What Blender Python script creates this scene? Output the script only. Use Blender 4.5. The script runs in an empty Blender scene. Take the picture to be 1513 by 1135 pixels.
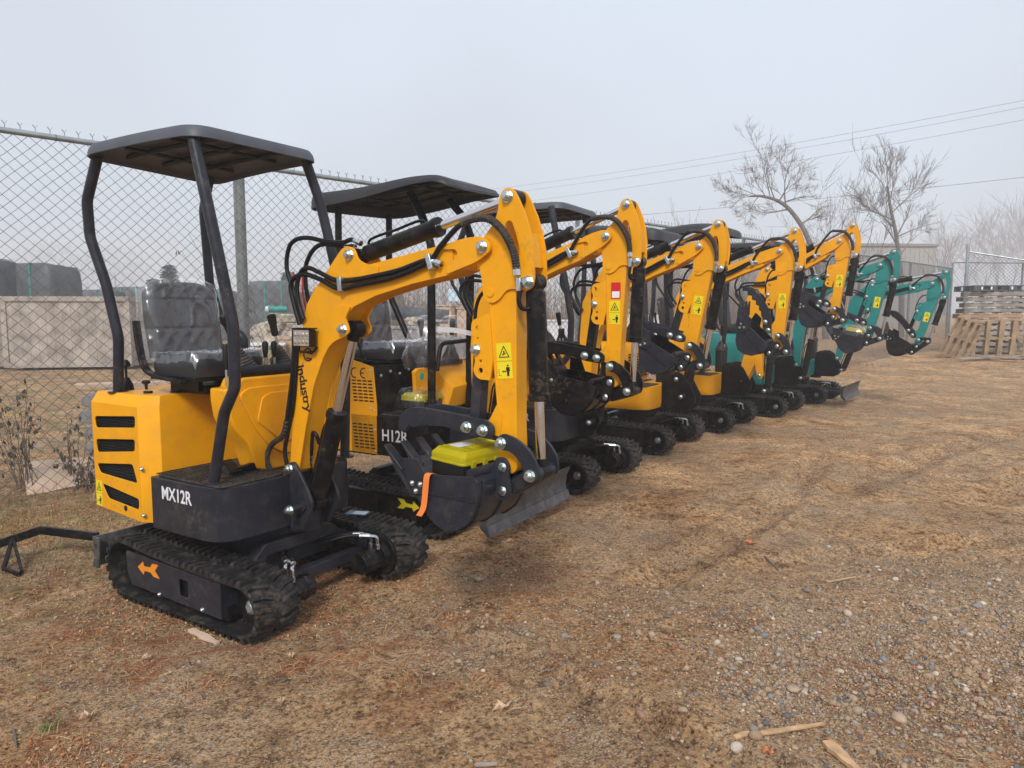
import bpy, bmesh, math, random
import numpy as np
from mathutils import Vector, Matrix, Quaternion
from mathutils.geometry import tessellate_polygon
random.seed(7); rng = np.random.default_rng(11)
S = bpy.context.scene
COL = S.collection
R = math.radians

# ---------------------------------------------------------------- materials
MATS = {}
def nt(m):
    m.use_nodes = True
    return m.node_tree.nodes, m.node_tree.links
def rgb(c): return (c[0], c[1], c[2], 1.0)
def ramp(nodes, stops):
    r = nodes.new('ShaderNodeValToRGB'); cr = r.color_ramp
    while len(cr.elements) < len(stops): cr.elements.new(0.5)
    for e, (p, c) in zip(cr.elements, stops): e.position = p; e.color = rgb(c)
    return r
def mat(name, col, rough=.5, metal=0., var=.12, vscale=6., bump=0., bscale=60., spec=.5, coat=0., dust=None, dustamt=.35, dscale=3.):
    """general surface: base colour broken up by two noises, optional dust film, fine bump"""
    m = bpy.data.materials.new(name); N, L = nt(m); b = N['Principled BSDF']
    tc = N.new('ShaderNodeTexCoord')
    n1 = N.new('ShaderNodeTexNoise'); n1.inputs['Scale'].default_value = vscale; n1.inputs['Detail'].default_value = 6
    L.new(tc.outputs['Object'], n1.inputs['Vector'])
    lo = tuple(max(0, c*(1-var)) for c in col); hi = tuple(min(1, c*(1+var)) for c in col)
    r = ramp(N, [(.3, lo), (.7, hi)]); L.new(n1.outputs['Fac'], r.inputs['Fac'])
    out = r.outputs['Color']
    rr = N.new('ShaderNodeMapRange'); rr.inputs['From Min'].default_value = .3; rr.inputs['From Max'].default_value = .7
    rr.inputs['To Min'].default_value = max(.02, rough-.07); rr.inputs['To Max'].default_value = min(1, rough+.1)
    n2 = N.new('ShaderNodeTexNoise'); n2.inputs['Scale'].default_value = vscale*4; n2.inputs['Detail'].default_value = 8; n2.inputs['Roughness'].default_value = .7
    L.new(tc.outputs['Object'], n2.inputs['Vector']); L.new(n2.outputs['Fac'], rr.inputs['Value']); L.new(rr.outputs['Result'], b.inputs['Roughness'])
    if dust:
        n3 = N.new('ShaderNodeTexNoise'); n3.inputs['Scale'].default_value = dscale*4; n3.inputs['Detail'].default_value = 10; n3.inputs['Roughness'].default_value = .72
        L.new(tc.outputs['Object'], n3.inputs['Vector'])
        mr = N.new('ShaderNodeMapRange'); mr.inputs['From Min'].default_value = .48; mr.inputs['From Max'].default_value = .72; mr.inputs['To Max'].default_value = dustamt
        L.new(n3.outputs['Fac'], mr.inputs['Value'])
        mx = N.new('ShaderNodeMix'); mx.data_type = 'RGBA'
        L.new(mr.outputs['Result'], mx.inputs[0]); L.new(out, mx.inputs[6]); mx.inputs[7].default_value = rgb(dust)
        out = mx.outputs[2]
        # small splashes of dried mud
        n5 = N.new('ShaderNodeTexNoise'); n5.inputs['Scale'].default_value = 55; n5.inputs['Detail'].default_value = 3; L.new(tc.outputs['Object'], n5.inputs['Vector'])
        n6 = N.new('ShaderNodeTexNoise'); n6.inputs['Scale'].default_value = 3.5; n6.inputs['Detail'].default_value = 3; L.new(tc.outputs['Object'], n6.inputs['Vector'])
        ad = N.new('ShaderNodeMath'); ad.operation = 'ADD'; L.new(n5.outputs['Fac'], ad.inputs[0]); L.new(n6.outputs['Fac'], ad.inputs[1])
        m5 = N.new('ShaderNodeMapRange'); m5.inputs['From Min'].default_value = 1.19; m5.inputs['From Max'].default_value = 1.27; m5.inputs['To Max'].default_value = .20; L.new(ad.outputs[0], m5.inputs['Value'])
        x5 = N.new('ShaderNodeMix'); x5.data_type = 'RGBA'; L.new(m5.outputs['Result'], x5.inputs[0]); L.new(out, x5.inputs[6]); x5.inputs[7].default_value = (.24, .16, .10, 1)
        out = x5.outputs[2]
    L.new(out, b.inputs['Base Color'])
    b.inputs['Metallic'].default_value = metal; b.inputs['Specular IOR Level'].default_value = spec
    b.inputs['Coat Weight'].default_value = coat; b.inputs['Coat Roughness'].default_value = .25
    if bump:
        n4 = N.new('ShaderNodeTexNoise'); n4.inputs['Scale'].default_value = bscale; n4.inputs['Detail'].default_value = 5
        L.new(tc.outputs['Object'], n4.inputs['Vector'])
        bp = N.new('ShaderNodeBump'); bp.inputs['Strength'].default_value = bump; bp.inputs['Distance'].default_value = .002
        L.new(n4.outputs['Fac'], bp.inputs['Height']); L.new(bp.outputs['Normal'], b.inputs['Normal'])
    MATS[name] = m
    return m
DUST = (.30, .24, .18)
mat('yellow_paint', (.83, .36, .001), .42, var=.07, bump=.2, bscale=70, spec=.25, coat=.08, dust=(.50, .27, .06), dustamt=.30, dscale=2.4)
mat('dark_paint', (.019, .0215, .031), .34, spec=.3, var=.15, bump=.15, bscale=120, dust=DUST, dustamt=.11, dscale=3.5)
mat('blade_steel', (.060, .063, .072), .42, spec=.4, var=.35, vscale=9, bump=.3, bscale=60, dust=DUST, dustamt=.45, dscale=4)
mat('black_paint', (.005, .005, .006), .32, spec=.2, var=.2, bump=.1, dust=DUST, dustamt=.13, dscale=4)
mat('canopy_plastic', (.075, .080, .098), .5, var=.2, bump=.35, bscale=260)
mat('canopy_black', (.026, .026, .030), .5, var=.12, bump=.35, bscale=260)
mat('canopy_under', (.010, .010, .012), .6, var=.2)
mat('teal_paint', (.005, .215, .205), .36, var=.08, bump=.12, bscale=90, coat=.25, dust=(.2, .3, .28), dustamt=.15)
mat('rubber', (.012, .012, .013), .5, spec=.35, var=.25, vscale=14, bump=.5, bscale=140, dust=(.20, .18, .15), dustamt=.42, dscale=5)
mat('hose_rubber', (.006, .006, .007), .42, spec=.3, var=.15)
mat('steel', (.62, .64, .66), .26, 1., var=.08, vscale=25)
mat('chrome', (.72, .72, .73), .17, 1., var=.05)
mat('zinc', (.55, .62, .62), .33, 1., var=.2, vscale=60)
mat('vinyl', (.022, .023, .026), .38, var=.15, bump=.6, bscale=30)
mat('mat_rubber', (.020, .019, .019), .6, var=.3, vscale=20, bump=.6, bscale=80, dust=DUST, dustamt=.25)
mat('lid_yellow', (.74, .64, .006), .4, var=.04, bump=.2, bscale=200)
mat('case_black', (.007, .007, .007), .5, spec=.35)
mat('strap_orange', (.85, .22, .04), .7, var=.08, bump=.4, bscale=300)
mat('tag_blue', (.03, .30, .58), .35, var=.1)
mat('tag_white', (.72, .76, .80), .4)
mat('decal_yellow', (.82, .66, .01), .4, var=.05)
mat('decal_black', (.008, .008, .008), .5)
mat('decal_white', (.78, .79, .82), .5, var=.05)
mat('decal_red', (.62, .012, .02), .45, var=.05)
mat('decal_orange', (.80, .26, .01), .5, var=.05)
mat('decal_teal', (.01, .42, .36), .5)
mat('grille_black', (.006, .006, .006), .6)
mat('lamp_glass', (.35, .30, .26), .12, var=.2, vscale=40)
mat('red_hose_mark', (.45, .03, .03), .5)
mat('galvanised', (.38, .42, .43), .42, .75, var=.2, vscale=10, bump=.2)
mat('fence_wire', (.15, .16, .165), .5, .4, var=.35, vscale=8)
mat('old_wood', (.36, .31, .265), .85, var=.35, vscale=5, bump=.8, bscale=40)
mat('grey_wood', (.27, .235, .20), .9, var=.4, vscale=6, bump=.8, bscale=40)
mat('pallet_wood', (.36, .25, .15), .85, var=.3, vscale=5, bump=.8, bscale=40)
mat('pallet_orange', (.40, .24, .13), .85, var=.3, vscale=5, bump=.8, bscale=40)
mat('splinter_wood', (.50, .32, .17), .85, var=.3, vscale=20, bump=.8, bscale=60)
mat('ply', (.55, .40, .29), .8, var=.18, vscale=5, bump=.4)
mat('rust', (.16, .055, .03), .8, var=.4, vscale=9, bump=.6)
mat('bale_wrap', (.085, .090, .10), .55, var=.4, vscale=3, bump=.9, bscale=12)  # grey lightened so the bales carry haze in their base colour
mat('strap_green', (.02, .26, .22), .5)
mat('concrete_grey', (.24, .235, .235), .9, var=.2, vscale=9, bump=.7, bscale=50)
mat('cardboard', (.42, .28, .17), .85, var=.2, vscale=3)
mat('white_tarp', (.62, .63, .65), .55, var=.12, vscale=3, bump=1., bscale=9)
mat('sign_blue', (.50, .66, .74), .5)
mat('rubble', (.40, .34, .27), .9, var=.5, vscale=6, bump=1., bscale=20)
mat('bark', (.15, .13, .12), .9, var=.3, vscale=10, bump=.8)
mat('twig', (.19, .16, .15), .9, var=.3)
mat('reed', (.24, .175, .13), .9, var=.35, vscale=2)
mat('conifer', (.03, .045, .03), .9, var=.4)
mat('dead_leaf', (.085, .075, .05), .85, var=.4, vscale=12)
mat('dead_stem', (.17, .12, .085), .85, var=.3)
mat('leaf_tan', (.60, .42, .27), .7, var=.2, vscale=40)
mat('leaf_orange', (.52, .20, .09), .7, var=.2, vscale=40)
mat('green_leaf', (.07, .20, .03), .6, var=.4, vscale=20)
mat('wall_panel', (.34, .335, .32), .7, var=.06, vscale=1)
mat('power_cable', (.03, .03, .03), .6)

def film_material():
    """thin clear polythene: mostly see-through, creases catch the sky"""
    m = bpy.data.materials.new('clear_film'); N, L = nt(m)
    for n in list(N): N.remove(n)
    o = N.new('ShaderNodeOutputMaterial'); add = N.new('ShaderNodeAddShader'); t = N.new('ShaderNodeBsdfTransparent'); t.inputs['Color'].default_value = (.93, .93, .94, 1)
    g = N.new('ShaderNodeBsdfPrincipled'); g.inputs['Base Color'].default_value = (.02, .021, .023, 1); g.inputs['Roughness'].default_value = .24; g.inputs['Specular IOR Level'].default_value = 1.
    tc = N.new('ShaderNodeTexCoord'); mp = N.new('ShaderNodeMapping'); mp.inputs['Scale'].default_value = (7, 9, 2.6); mp.inputs['Rotation'].default_value = (.35, .2, 0)
    L.new(tc.outputs['Object'], mp.inputs['Vector']); n1 = N.new('ShaderNodeTexNoise'); n1.inputs['Scale'].default_value = 1.3; n1.inputs['Detail'].default_value = 4; n1.inputs['Distortion'].default_value = 1.
    n1.noise_type = 'RIDGED_MULTIFRACTAL'
    L.new(mp.outputs[0], n1.inputs['Vector'])
    bp = N.new('ShaderNodeBump'); bp.inputs['Strength'].default_value = 1.; bp.inputs['Distance'].default_value = .03
    L.new(n1.outputs['Fac'], bp.inputs['Height']); L.new(bp.outputs['Normal'], g.inputs['Normal'])
    L.new(t.outputs[0], add.inputs[0]); L.new(g.outputs[0], add.inputs[1]); L.new(add.outputs[0], o.inputs['Surface'])
    MATS['clear_film'] = m
film_material()

def rnd_material(name, stops, rough=.85):
    """colour picked per stone / per blade from the 'rnd' attribute"""
    m = bpy.data.materials.new(name); N, L = nt(m); b = N['Principled BSDF']
    a = N.new('ShaderNodeAttribute'); a.attribute_name = 'rnd'
    r = ramp(N, stops); r.color_ramp.interpolation = 'LINEAR'
    L.new(a.outputs['Fac'], r.inputs['Fac'])
    tc = N.new('ShaderNodeTexCoord'); n1 = N.new('ShaderNodeTexNoise'); n1.inputs['Scale'].default_value = 90; n1.inputs['Detail'].default_value = 4
    L.new(tc.outputs['Object'], n1.inputs['Vector'])
    mx = N.new('ShaderNodeMix'); mx.data_type = 'RGBA'; mx.blend_type = 'MULTIPLY'; mx.inputs[0].default_value = .5
    r2 = ramp(N, [(.3, (.45, .45, .45)), (.7, (1, 1, 1))]); L.new(n1.outputs['Fac'], r2.inputs['Fac'])
    L.new(r.outputs['Color'], mx.inputs[6]); L.new(r2.outputs['Color'], mx.inputs[7]); L.new(mx.outputs[2], b.inputs['Base Color'])
    b.inputs['Roughness'].default_value = rough
    MATS[name] = m
rnd_material('stone', [(0, (.13, .12, .115)), (.15, (.30, .28, .25)), (.3, (.45, .32, .20)), (.5, (.34, .22, .13)), (.75, (.50, .37, .25)), (.87, (.36, .20, .13)), (.95, (.66, .56, .45)), (1, (.09, .09, .10))])
rnd_material('needles', [(0, (.24, .07, .025)), (.3, (.46, .14, .04)), (.5, (.48, .22, .09)), (.8, (.60, .43, .21)), (1, (.24, .17, .10))])
rnd_material('grass_mix', [(0, (.08, .15, .025)), (.4, (.16, .22, .04)), (.6, (.38, .30, .13)), (1, (.50, .36, .18))])
rnd_material('twig_mix', [(0, (.09, .075, .07)), (1, (.2, .15, .12))])

# ---------------------------------------------------------------- mesh helpers
class MB:
    def __init__(s): s.v = []; s.f = []; s.m = []; s.ca = 0
    def add(s, vs, fs, mi=0):
        n = len(s.v); s.v += [tuple(p) for p in vs]; s.f += [tuple(i+n for i in f) for f in fs]; s.m += [mi]*len(fs); return s
    def box(s, c, d, rot=None, mi=0):
        vs = [Vector((x*d[0]/2, y*d[1]/2, z*d[2]/2)) for x in (-1, 1) for y in (-1, 1) for z in (-1, 1)]
        if rot is not None: vs = [rot @ p for p in vs]
        c = Vector(c); vs = [p+c for p in vs]
        return s.add(vs, [(0, 1, 3, 2), (4, 6, 7, 5), (0, 4, 5, 1), (2, 3, 7, 6), (0, 2, 6, 4), (1, 5, 7, 3)], mi)
    def bb(s, x0, x1, y0, y1, z0, z1, mi=0): return s.box(((x0+x1)/2, (y0+y1)/2, (z0+z1)/2), (x1-x0, y1-y0, z1-z0), None, mi)
    def plate(s, pts, a, b, holes=(), mi=0, f=None):
        """polygon (u,z) extruded across v from a to b, with holes; f maps (u,z,v)->point"""
        f = f or (lambda u, z, v: (u, v, z))
        loops = [list(pts)] + [list(h) for h in holes]
        flat = [p for l in loops for p in l]; n = len(flat)
        tris = tessellate_polygon([[Vector((p[0], p[1], 0)) for p in l] for l in loops]) if holes else [tuple(range(n))]
        vs = [f(p[0], p[1], a) for p in flat] + [f(p[0], p[1], b) for p in flat]
        fs = [tuple(t) for t in tris] + [tuple(i+n for i in reversed(t)) for t in tris]
        k = 0
        for l in loops:
            m = len(l)
            for i in range(m): fs.append((k+i, k+(i+1) % m, k+(i+1) % m+n, k+i+n))
            k += m
        return s.add(vs, fs, mi)
    def cyl(s, p0, p1, r0, r1=None, n=16, mi=0, cap=True, ang=0):
        r1 = r0 if r1 is None else r1
        return s.tube([p0, p1], [r0, r1], n, mi, cap, ang)
    def tube(s, pts, r, n=8, mi=0, cap=True, ang=0, sq=None):
        pts = [Vector(p) for p in pts]; m = len(pts)
        if not hasattr(r, '__len__'): r = [r]*m
        tang = []
        for i in range(m):
            a = pts[max(i-1, 0)]; b = pts[min(i+1, m-1)]
            t = (b-a); tang.append(t.normalized() if t.length > 1e-9 else Vector((0, 0, 1)))
        up = Vector((0, 0, 1)) if abs(tang[0].z) < .9 else Vector((0, 1, 0))
        x = tang[0].cross(up).normalized(); vs = []
        for i in range(m):
            t = tang[i]; x = (x - t*x.dot(t)); x = x.normalized() if x.length > 1e-6 else t.orthogonal().normalized(); y = t.cross(x)
            for k in range(n):
                a = 2*math.pi*k/n+ang
                if sq: vs.append(pts[i]+x*sq[0]*math.copysign(1, math.cos(a))/1 + y*sq[1]*math.copysign(1, math.sin(a)))
                else: vs.append(pts[i]+x*math.cos(a)*r[i]+y*math.sin(a)*r[i])
        fs = [(i*n+k, i*n+(k+1) % n, (i+1)*n+(k+1) % n, (i+1)*n+k) for i in range(m-1) for k in range(n)]
        if cap: fs += [tuple(reversed(range(n))), tuple((m-1)*n+k for k in range(n))]
        return s.add(vs, fs, mi)
    def beam(s, pts, w, h, mi=0): return s.tube(pts, 1, 4, mi, True, math.pi/4, sq=(w/2, h/2))
    def lathe(s, p0, p1, prof, n=24, mi=0):
        p0 = Vector(p0); d = Vector(p1)-p0; ax = d.normalized(); x = ax.orthogonal().normalized(); y = ax.cross(x); L = d.length
        vs = [p0+ax*(t*L)+(x*math.cos(2*math.pi*k/n)+y*math.sin(2*math.pi*k/n))*r for t, r in prof for k in range(n)]
        m = len(prof)
        fs = [(i*n+k, i*n+(k+1) % n, (i+1)*n+(k+1) % n, (i+1)*n+k) for i in range(m-1) for k in range(n)]
        fs += [tuple(reversed(range(n))), tuple((m-1)*n+k for k in range(n))]
        return s.add(vs, fs, mi)
    def shell(s, outline, prof, warp=None, c=None, mi=0, cap=(True, True)):
        """(x,y) outline lofted through profile [(scale,z)]; warp(x,y,z)->z"""
        if c is None: c = (sum(p[0] for p in outline)/len(outline), sum(p[1] for p in outline)/len(outline))
        n = len(outline); vs = []
        for q in prof:
            sc, z = q[0], q[1]
            for p in outline:
                if len(q) > 2:   # inset distance instead of scale
                    dx, dy = p[0]-c[0], p[1]-c[1]; L = math.hypot(dx, dy) or 1
                    x = c[0]+dx-dx/L*q[2]; y = c[1]+dy-dy/L*q[2]
                else: x = c[0]+(p[0]-c[0])*sc; y = c[1]+(p[1]-c[1])*sc
                vs.append((x, y, warp(x, y, z) if warp else z))
        m = len(prof)
        fs = [(i*n+k, i*n+(k+1) % n, (i+1)*n+(k+1) % n, (i+1)*n+k) for i in range(m-1) for k in range(n)]
        if cap[0]: fs.append(tuple(reversed(range(n))))
        if cap[1]: fs.append(tuple((m-1)*n+k for k in range(n)))
        return s.add(vs, fs, mi)
    def mesh(s, name, smooth=35):
        me = bpy.data.meshes.new(name); me.from_pydata(s.v, [], s.f)
        if s.m and max(s.m) > 0: me.polygons.foreach_set('material_index', s.m)
        bm = bmesh.new(); bm.from_mesh(me); bmesh.ops.recalc_face_normals(bm, faces=bm.faces); bm.to_mesh(me); bm.free()
        if smooth:
            me.polygons.foreach_set('use_smooth', [True]*len(me.polygons)); me.set_sharp_from_angle(angle=R(smooth))
        me.update(); return me
    def build(s, name, mats, parent=None, bevel=0, smooth=35, seg=2, loc=None):
        me = s.mesh(name, smooth)
        for m in ([mats] if isinstance(mats, str) else mats): me.materials.append(MATS[m])
        o = bpy.data.objects.new(name, me); COL.objects.link(o)
        if parent is not None: o.parent = parent
        if loc is not None: o.location = loc
        if bevel:
            b = o.modifiers.new('bevel', 'BEVEL'); b.width = bevel; b.segments = seg; b.limit_method = 'ANGLE'; b.angle_limit = R(40)
            b.harden_normals = False
        return o
def tag(o, label=None, cat=None, group=None, kind=None):
    if label: o['label'] = label
    if cat: o['category'] = cat
    if group: o['group'] = group
    if kind: o['kind'] = kind
    return o
def thing(name, label, cat, loc=(0, 0, 0), rz=0, group=None):
    o = bpy.data.objects.new(name, None); COL.objects.link(o); o.location = loc; o.rotation_euler = (0, 0, rz); o.empty_display_size = .2
    return tag(o, label, cat, group)
def inst(me, name, parent, loc, rot=None, scale=None):
    o = bpy.data.objects.new(name, me); COL.objects.link(o); o.parent = parent; o.location = loc
    if rot is not None: o.rotation_euler = rot
    if scale is not None: o.scale = scale
    return o
def rrect(x0, x1, y0, y1, r, n=5):
    out = []
    for cx, cy, a0 in ((x1-r, y1-r, 0), (x0+r, y1-r, 90), (x0+r, y0+r, 180), (x1-r, y0+r, 270)):
        for i in range(n+1):
            a = R(a0+90*i/n); out.append((cx+r*math.cos(a), cy+r*math.sin(a)))
    return out
def roundpoly(pts, rad, n=4):
    out = []; m = len(pts)
    if not hasattr(rad, '__len__'): rad = [rad]*m
    for i in range(m):
        p = Vector(pts[i]); a = Vector(pts[i-1]); b = Vector(pts[(i+1) % m]); r = rad[i]
        if r <= 0: out.append(tuple(p)); continue
        da = a-p; db = b-p; r1 = min(r, da.length*.45, db.length*.45); pa = p+da.normalized()*r1; pb = p+db.normalized()*r1
        for k in range(n+1):
            t = k/n; out.append(tuple(pa*(1-t)**2+p*2*t*(1-t)+pb*t*t))
    return out
def spline(pts, k=6):
    P = [Vector(p) for p in pts]; P = [P[0]*2-P[1]]+P+[P[-1]*2-P[-2]]; out = []
    for i in range(1, len(P)-2):
        for j in range(k):
            t = j/k; a, b, c, d = P[i-1:i+3]
            out.append(.5*((2*b)+(c-a)*t+(2*a-5*b+4*c-d)*t*t+(3*b-a-3*c+d)*t**3))
    out.append(P[-2]); return out
def text_mesh(txt, size, mats, shear=0, bold=0.0, spacing=1.):
    cu = bpy.data.curves.new('lettering', 'FONT'); cu.body = txt; cu.size = size; cu.extrude = .0006; cu.shear = shear; cu.offset = bold; cu.space_character = spacing
    cu.align_x = 'CENTER'; cu.align_y = 'CENTER'; cu.resolution_u = 4
    o = bpy.data.objects.new('lettering', cu); COL.objects.link(o)
    dg = bpy.context.evaluated_depsgraph_get(); dg.update()
    me = bpy.data.meshes.new_from_object(o.evaluated_get(dg)); bpy.data.objects.remove(o); bpy.data.curves.remove(cu)
    me.materials.clear(); me.materials.append(MATS[mats]); return me

# ---------------------------------------------------------------- noise for terrain
def _h(ix, iy, s):
    h = (ix.astype(np.int64)*374761393+iy.astype(np.int64)*668265263+s*69069) & 0x7fffffff
    h = ((h ^ (h >> 13))*1274126177) & 0x7fffffff
    return ((h ^ (h >> 16)) & 0xffff)/65535.
def vn(x, y, s=0):
    xi = np.floor(x); yi = np.floor(y); fx = x-xi; fy = y-yi; fx = fx*fx*(3-2*fx); fy = fy*fy*(3-2*fy)
    a = _h(xi, yi, s); b = _h(xi+1, yi, s); c = _h(xi, yi+1, s); d = _h(xi+1, yi+1, s)
    return (a*(1-fx)+b*fx)*(1-fy)+(c*(1-fx)+d*fx)*fy
def fbm(x, y, f, o=4, s=0):
    t = 0; a = .5
    for i in range(o): t = t+a*(vn(x*f, y*f, s+i*17)-.5); f *= 2.03; a *= .5
    return t*2
MACH = {1: (-1.160, 3.492, -33), 2: (-.56, 4.83, -30.4), 3: (.36, 5.88, -31.5), 4: (1.25, 7.34, -33), 5: (2.19, 8.58, -34), 6: (3.21, 9.73, -35), 7: (4.26, 11.02, -36)}
def ground_z(x, y):
    x = np.asarray(x, float); y = np.asarray(y, float)
    d = np.full(x.shape, 9.)
    for i, (a, b, c) in MACH.items():
        t = R(c); u = (x-a)*math.cos(t)+(y-b)*math.sin(t); v = -(x-a)*math.sin(t)+(y-b)*math.cos(t)
        d = np.minimum(d, np.maximum(np.abs(u)-.5, np.abs(v)-.55))
    k = np.clip(d/.35, 0, 1); k = k*k*(3-2*k); k = .12+.88*k
    dist = np.hypot(x, y); berm = .016*np.exp(-((d-.03)/.05)**2)*np.clip(.5+1.5*fbm(x, y, 5, 2, 61), 0, 1.5)
    h = .030*fbm(x, y, .45, 2, 3)+.018*fbm(x, y, 1.9, 3, 5)*np.clip(1.6-dist/14, .3, 1)
    near = np.clip(1-dist/16, 0, 1)
    rough = np.clip(.6+1.2*fbm(x, y, .8, 2, 9), .25, 1.3)
    h = h+(.020*fbm(x, y, 7, 3, 21)-.018*np.abs(fbm(x, y, 11, 3, 41))+.010*np.abs(fbm(x, y, 27, 2, 31)))*near*rough
    # wheel ruts with tread bars, running past the front of the row
    for (px, py, ang, w) in ((3.9, 6.6, 38, .16), (4.9, 6.3, 38, .16), (3.3, 4.3, 12, .12), (1.7, 5.0, 55, .13), (-.1, 2.75, -38, .10), (5.2, 5.1, -20, .14)):
        t = R(ang); u = (x-px)*math.cos(t)+(y-py)*math.sin(t); v = -(x-px)*math.sin(t)+(y-py)*math.cos(t)+.12*np.sin(u*.9+px)
        m = np.exp(-(v/w)**4)*np.exp(-(u/2.2)**4)
        h = h-m*.030+m*.012*np.clip(np.sin((u*1.+np.abs(v)*.8)*62), -.4, .8)+.018*np.exp(-((np.abs(v)-w*1.25)/.05)**2)*np.exp(-(u/2.2)**4)
    t = np.clip((y-13)/5.5, 0, 1); return h*k-.006+berm+.23*t*t*(3-2*t)*np.clip((x+1)/6, 0, 1)
def rise(y, x=9): t = min(1, max(0, (y-13)/5.5)); return .23*t*t*(3-2*t)*min(1, max(0, (x+1)/6))
def gz(x, y): return float(ground_z(np.array([x]), np.array([y]))[0])
# ================================================================ the excavators
def sim(P, Q, p, q):
    P, Q, p, q = complex(*P), complex(*Q), complex(*p), complex(*q); a = (q-p)/(Q-P)
    f = lambda t: ((a*(complex(*t[:2])-P)+p).real, (a*(complex(*t[:2])-P)+p).imag)
    f.k = abs(a); f.a = math.atan2(a.imag, a.real); return f

def track_path(n=260):
    """closed side outline of the belt: big idler behind, drive wheel in front"""
    c0, r0, c1, r1 = (-.425, .148), .117, (.408, .126), .098
    pts = []
    for i in range(40): a = R(90+180*i/39); pts.append((c0[0]+r0*math.cos(a), c0[1]+r0*math.sin(a)))
    for i in range(1, 30): t = i/30; pts.append((c0[0]+t*(c1[0]-c0[0]), (c0[1]-r0)+t*((c1[1]-r1)-(c0[1]-r0))))
    for i in range(40): a = R(-90+180*i/39); pts.append((c1[0]+r1*math.cos(a), c1[1]+r1*math.sin(a)))
    for i in range(1, 30): t = i/30; pts.append((c1[0]+t*(c0[0]-c1[0]), (c1[1]+r1)+t*((c0[1]+r0)-(c1[1]+r1))-.010*math.sin(math.pi*t)))
    P = [Vector(p) for p in pts]; d = [0]
    for i in range(len(P)): d.append(d[-1]+(P[(i+1) % len(P)]-P[i]).length)
    L = d[-1]; out = []; j = 0
    for k in range(n):
        s = L*k/n
        while d[j+1] < s: j += 1
        t = (s-d[j])/(d[j+1]-d[j]); out.append(P[j].lerp(P[(j+1) % len(P)], t))
    return out, L
def track_mesh():
    path, L = track_path(); n = len(path); W = .21; b = MB()
    nor = []
    for i in range(n):
        t = (path[(i+1) % n]-path[i-1]).normalized(); nor.append(Vector((t.y, -t.x)))
    # make sure normals point outwards
    if nor[0].dot(path[0]-Vector((0, .14))) < 0: nor = [-q for q in nor]
    prof = [(0, .0), (0, .011), (.006, .017), (W-.006, .017), (W, .011), (W, 0), (W*.62, -.002), (W*.38, -.002)]
    m = len(prof); vs = []
    for i in range(n):
        for (w, h) in prof: q = path[i]+nor[i]*h; vs.append((q.x, w, q.y))
    b.add(vs, [(i*m+k, ((i+1) % n)*m+k, ((i+1) % n)*m+(k+1) % m, i*m+(k+1) % m) for i in range(n) for k in range(m)])
    def at(s, h):
        s = (s/L*n) % n; i = int(s); t = s-i; q = path[i].lerp(path[(i+1) % n], t); nn = nor[i].lerp(nor[(i+1) % n], t).normalized(); return q+nn*h
    N = 58; p = L/N; rr = random.Random(3)
    for k in range(N):
        for side in (0, 1):
            s0 = k*p+(p*.5 if side else 0)
            w0, w1 = ((-.004, .090) if side == 0 else (W+.004, W-.090))
            vv = []
            for (h, a0, a1, ins) in ((.010, .0125, .0125, 0), (.031, .0082, .008, .004)):
                # chevron block: outer end wider and swept forward, inner end narrow
                wo = w0+math.copysign(ins, w1-w0); wi = w1-math.copysign(ins, w1-w0); wm = (wo+wi)/2
                for (w, ds, hw) in ((wo, .007, a0), (wm, 0.0, a1*.75), (wi, -.011, a0*.95)):
                    for e in (-1, 1):
                        q = at(s0+ds+e*hw, h+rr.uniform(-.0012, .0012)); vv.append((q.x, w, q.y))
            b.add(vv, [(6, 7, 9, 8), (8, 9, 11, 10), (0, 2, 8, 6), (2, 4, 10, 8), (1, 7, 9, 3), (3, 9, 11, 5), (0, 6, 7, 1), (4, 5, 11, 10)])
        q = at(k*p, -.012); q2 = at(k*p+.022, -.012); q3 = at(k*p+.011, -.02)
        b.add([(q.x, W*.38, q.y), (q.x, W*.62, q.y), (q2.x, W*.62, q2.y), (q2.x, W*.38, q2.y), (q3.x, W*.5, q3.y)], [(0, 1, 4), (1, 2, 4), (2, 3, 4), (3, 0, 4)])
    return b.mesh('rubber_track', 30)
TRACK = track_mesh(); TRACK.materials.append(MATS['rubber'])

def wheel_mesh():
    b = MB()
    b.lathe((0, -.03, 0), (0, .03, 0), [(0, .088), (0, .098), (.15, .105), (.85, .105), (1, .098), (1, .088)], 32)
    b.lathe((0, -.034, 0), (0, .034, 0), [(0, .03), (0, .045), (.2, .05), (.8, .05), (1, .045)], 24)
    for i in range(5):
        a = 2*math.pi*i/5; b.box((math.cos(a)*.065, 0, math.sin(a)*.065), (.05, .02, .022), Matrix.Rotation(-a, 3, 'Y'))
    return b.mesh('drive_wheel', 35)
WHEEL = wheel_mesh(); WHEEL.materials.append(MATS['black_paint'])
def hub_mesh():
    b = MB(); b.lathe((0, 0, 0), (0, -.02, 0), [(0, .034), (.5, .032), (1, .018)], 18)
    for i in range(6): a = i*1.047; b.cyl((math.cos(a)*.024, 0, math.sin(a)*.024), (math.cos(a)*.024, -.016, math.sin(a)*.024), .0045, n=6)
    return b.mesh('wheel_hub', 30)
HUB = hub_mesh(); HUB.materials.append(MATS['galvanised'])
def nut_mesh():
    """zinc hex nut on a washer with stub of thread, axis along -y"""
    b = MB(); b.cyl((0, .0, 0), (0, -.004, 0), .0225, n=24); b.cyl((0, -.004, 0), (0, -.018, 0), .0185, n=6)
    b.cyl((0, -.018, 0), (0, -.021, 0), .0175, .013, n=12); b.cyl((0, -.019, 0), (0, -.031, 0), .0105, .009, n=14)
    return b.mesh('pivot_bolt', 30)
NUT = nut_mesh(); NUT.materials.append(MATS['zinc'])
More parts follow.
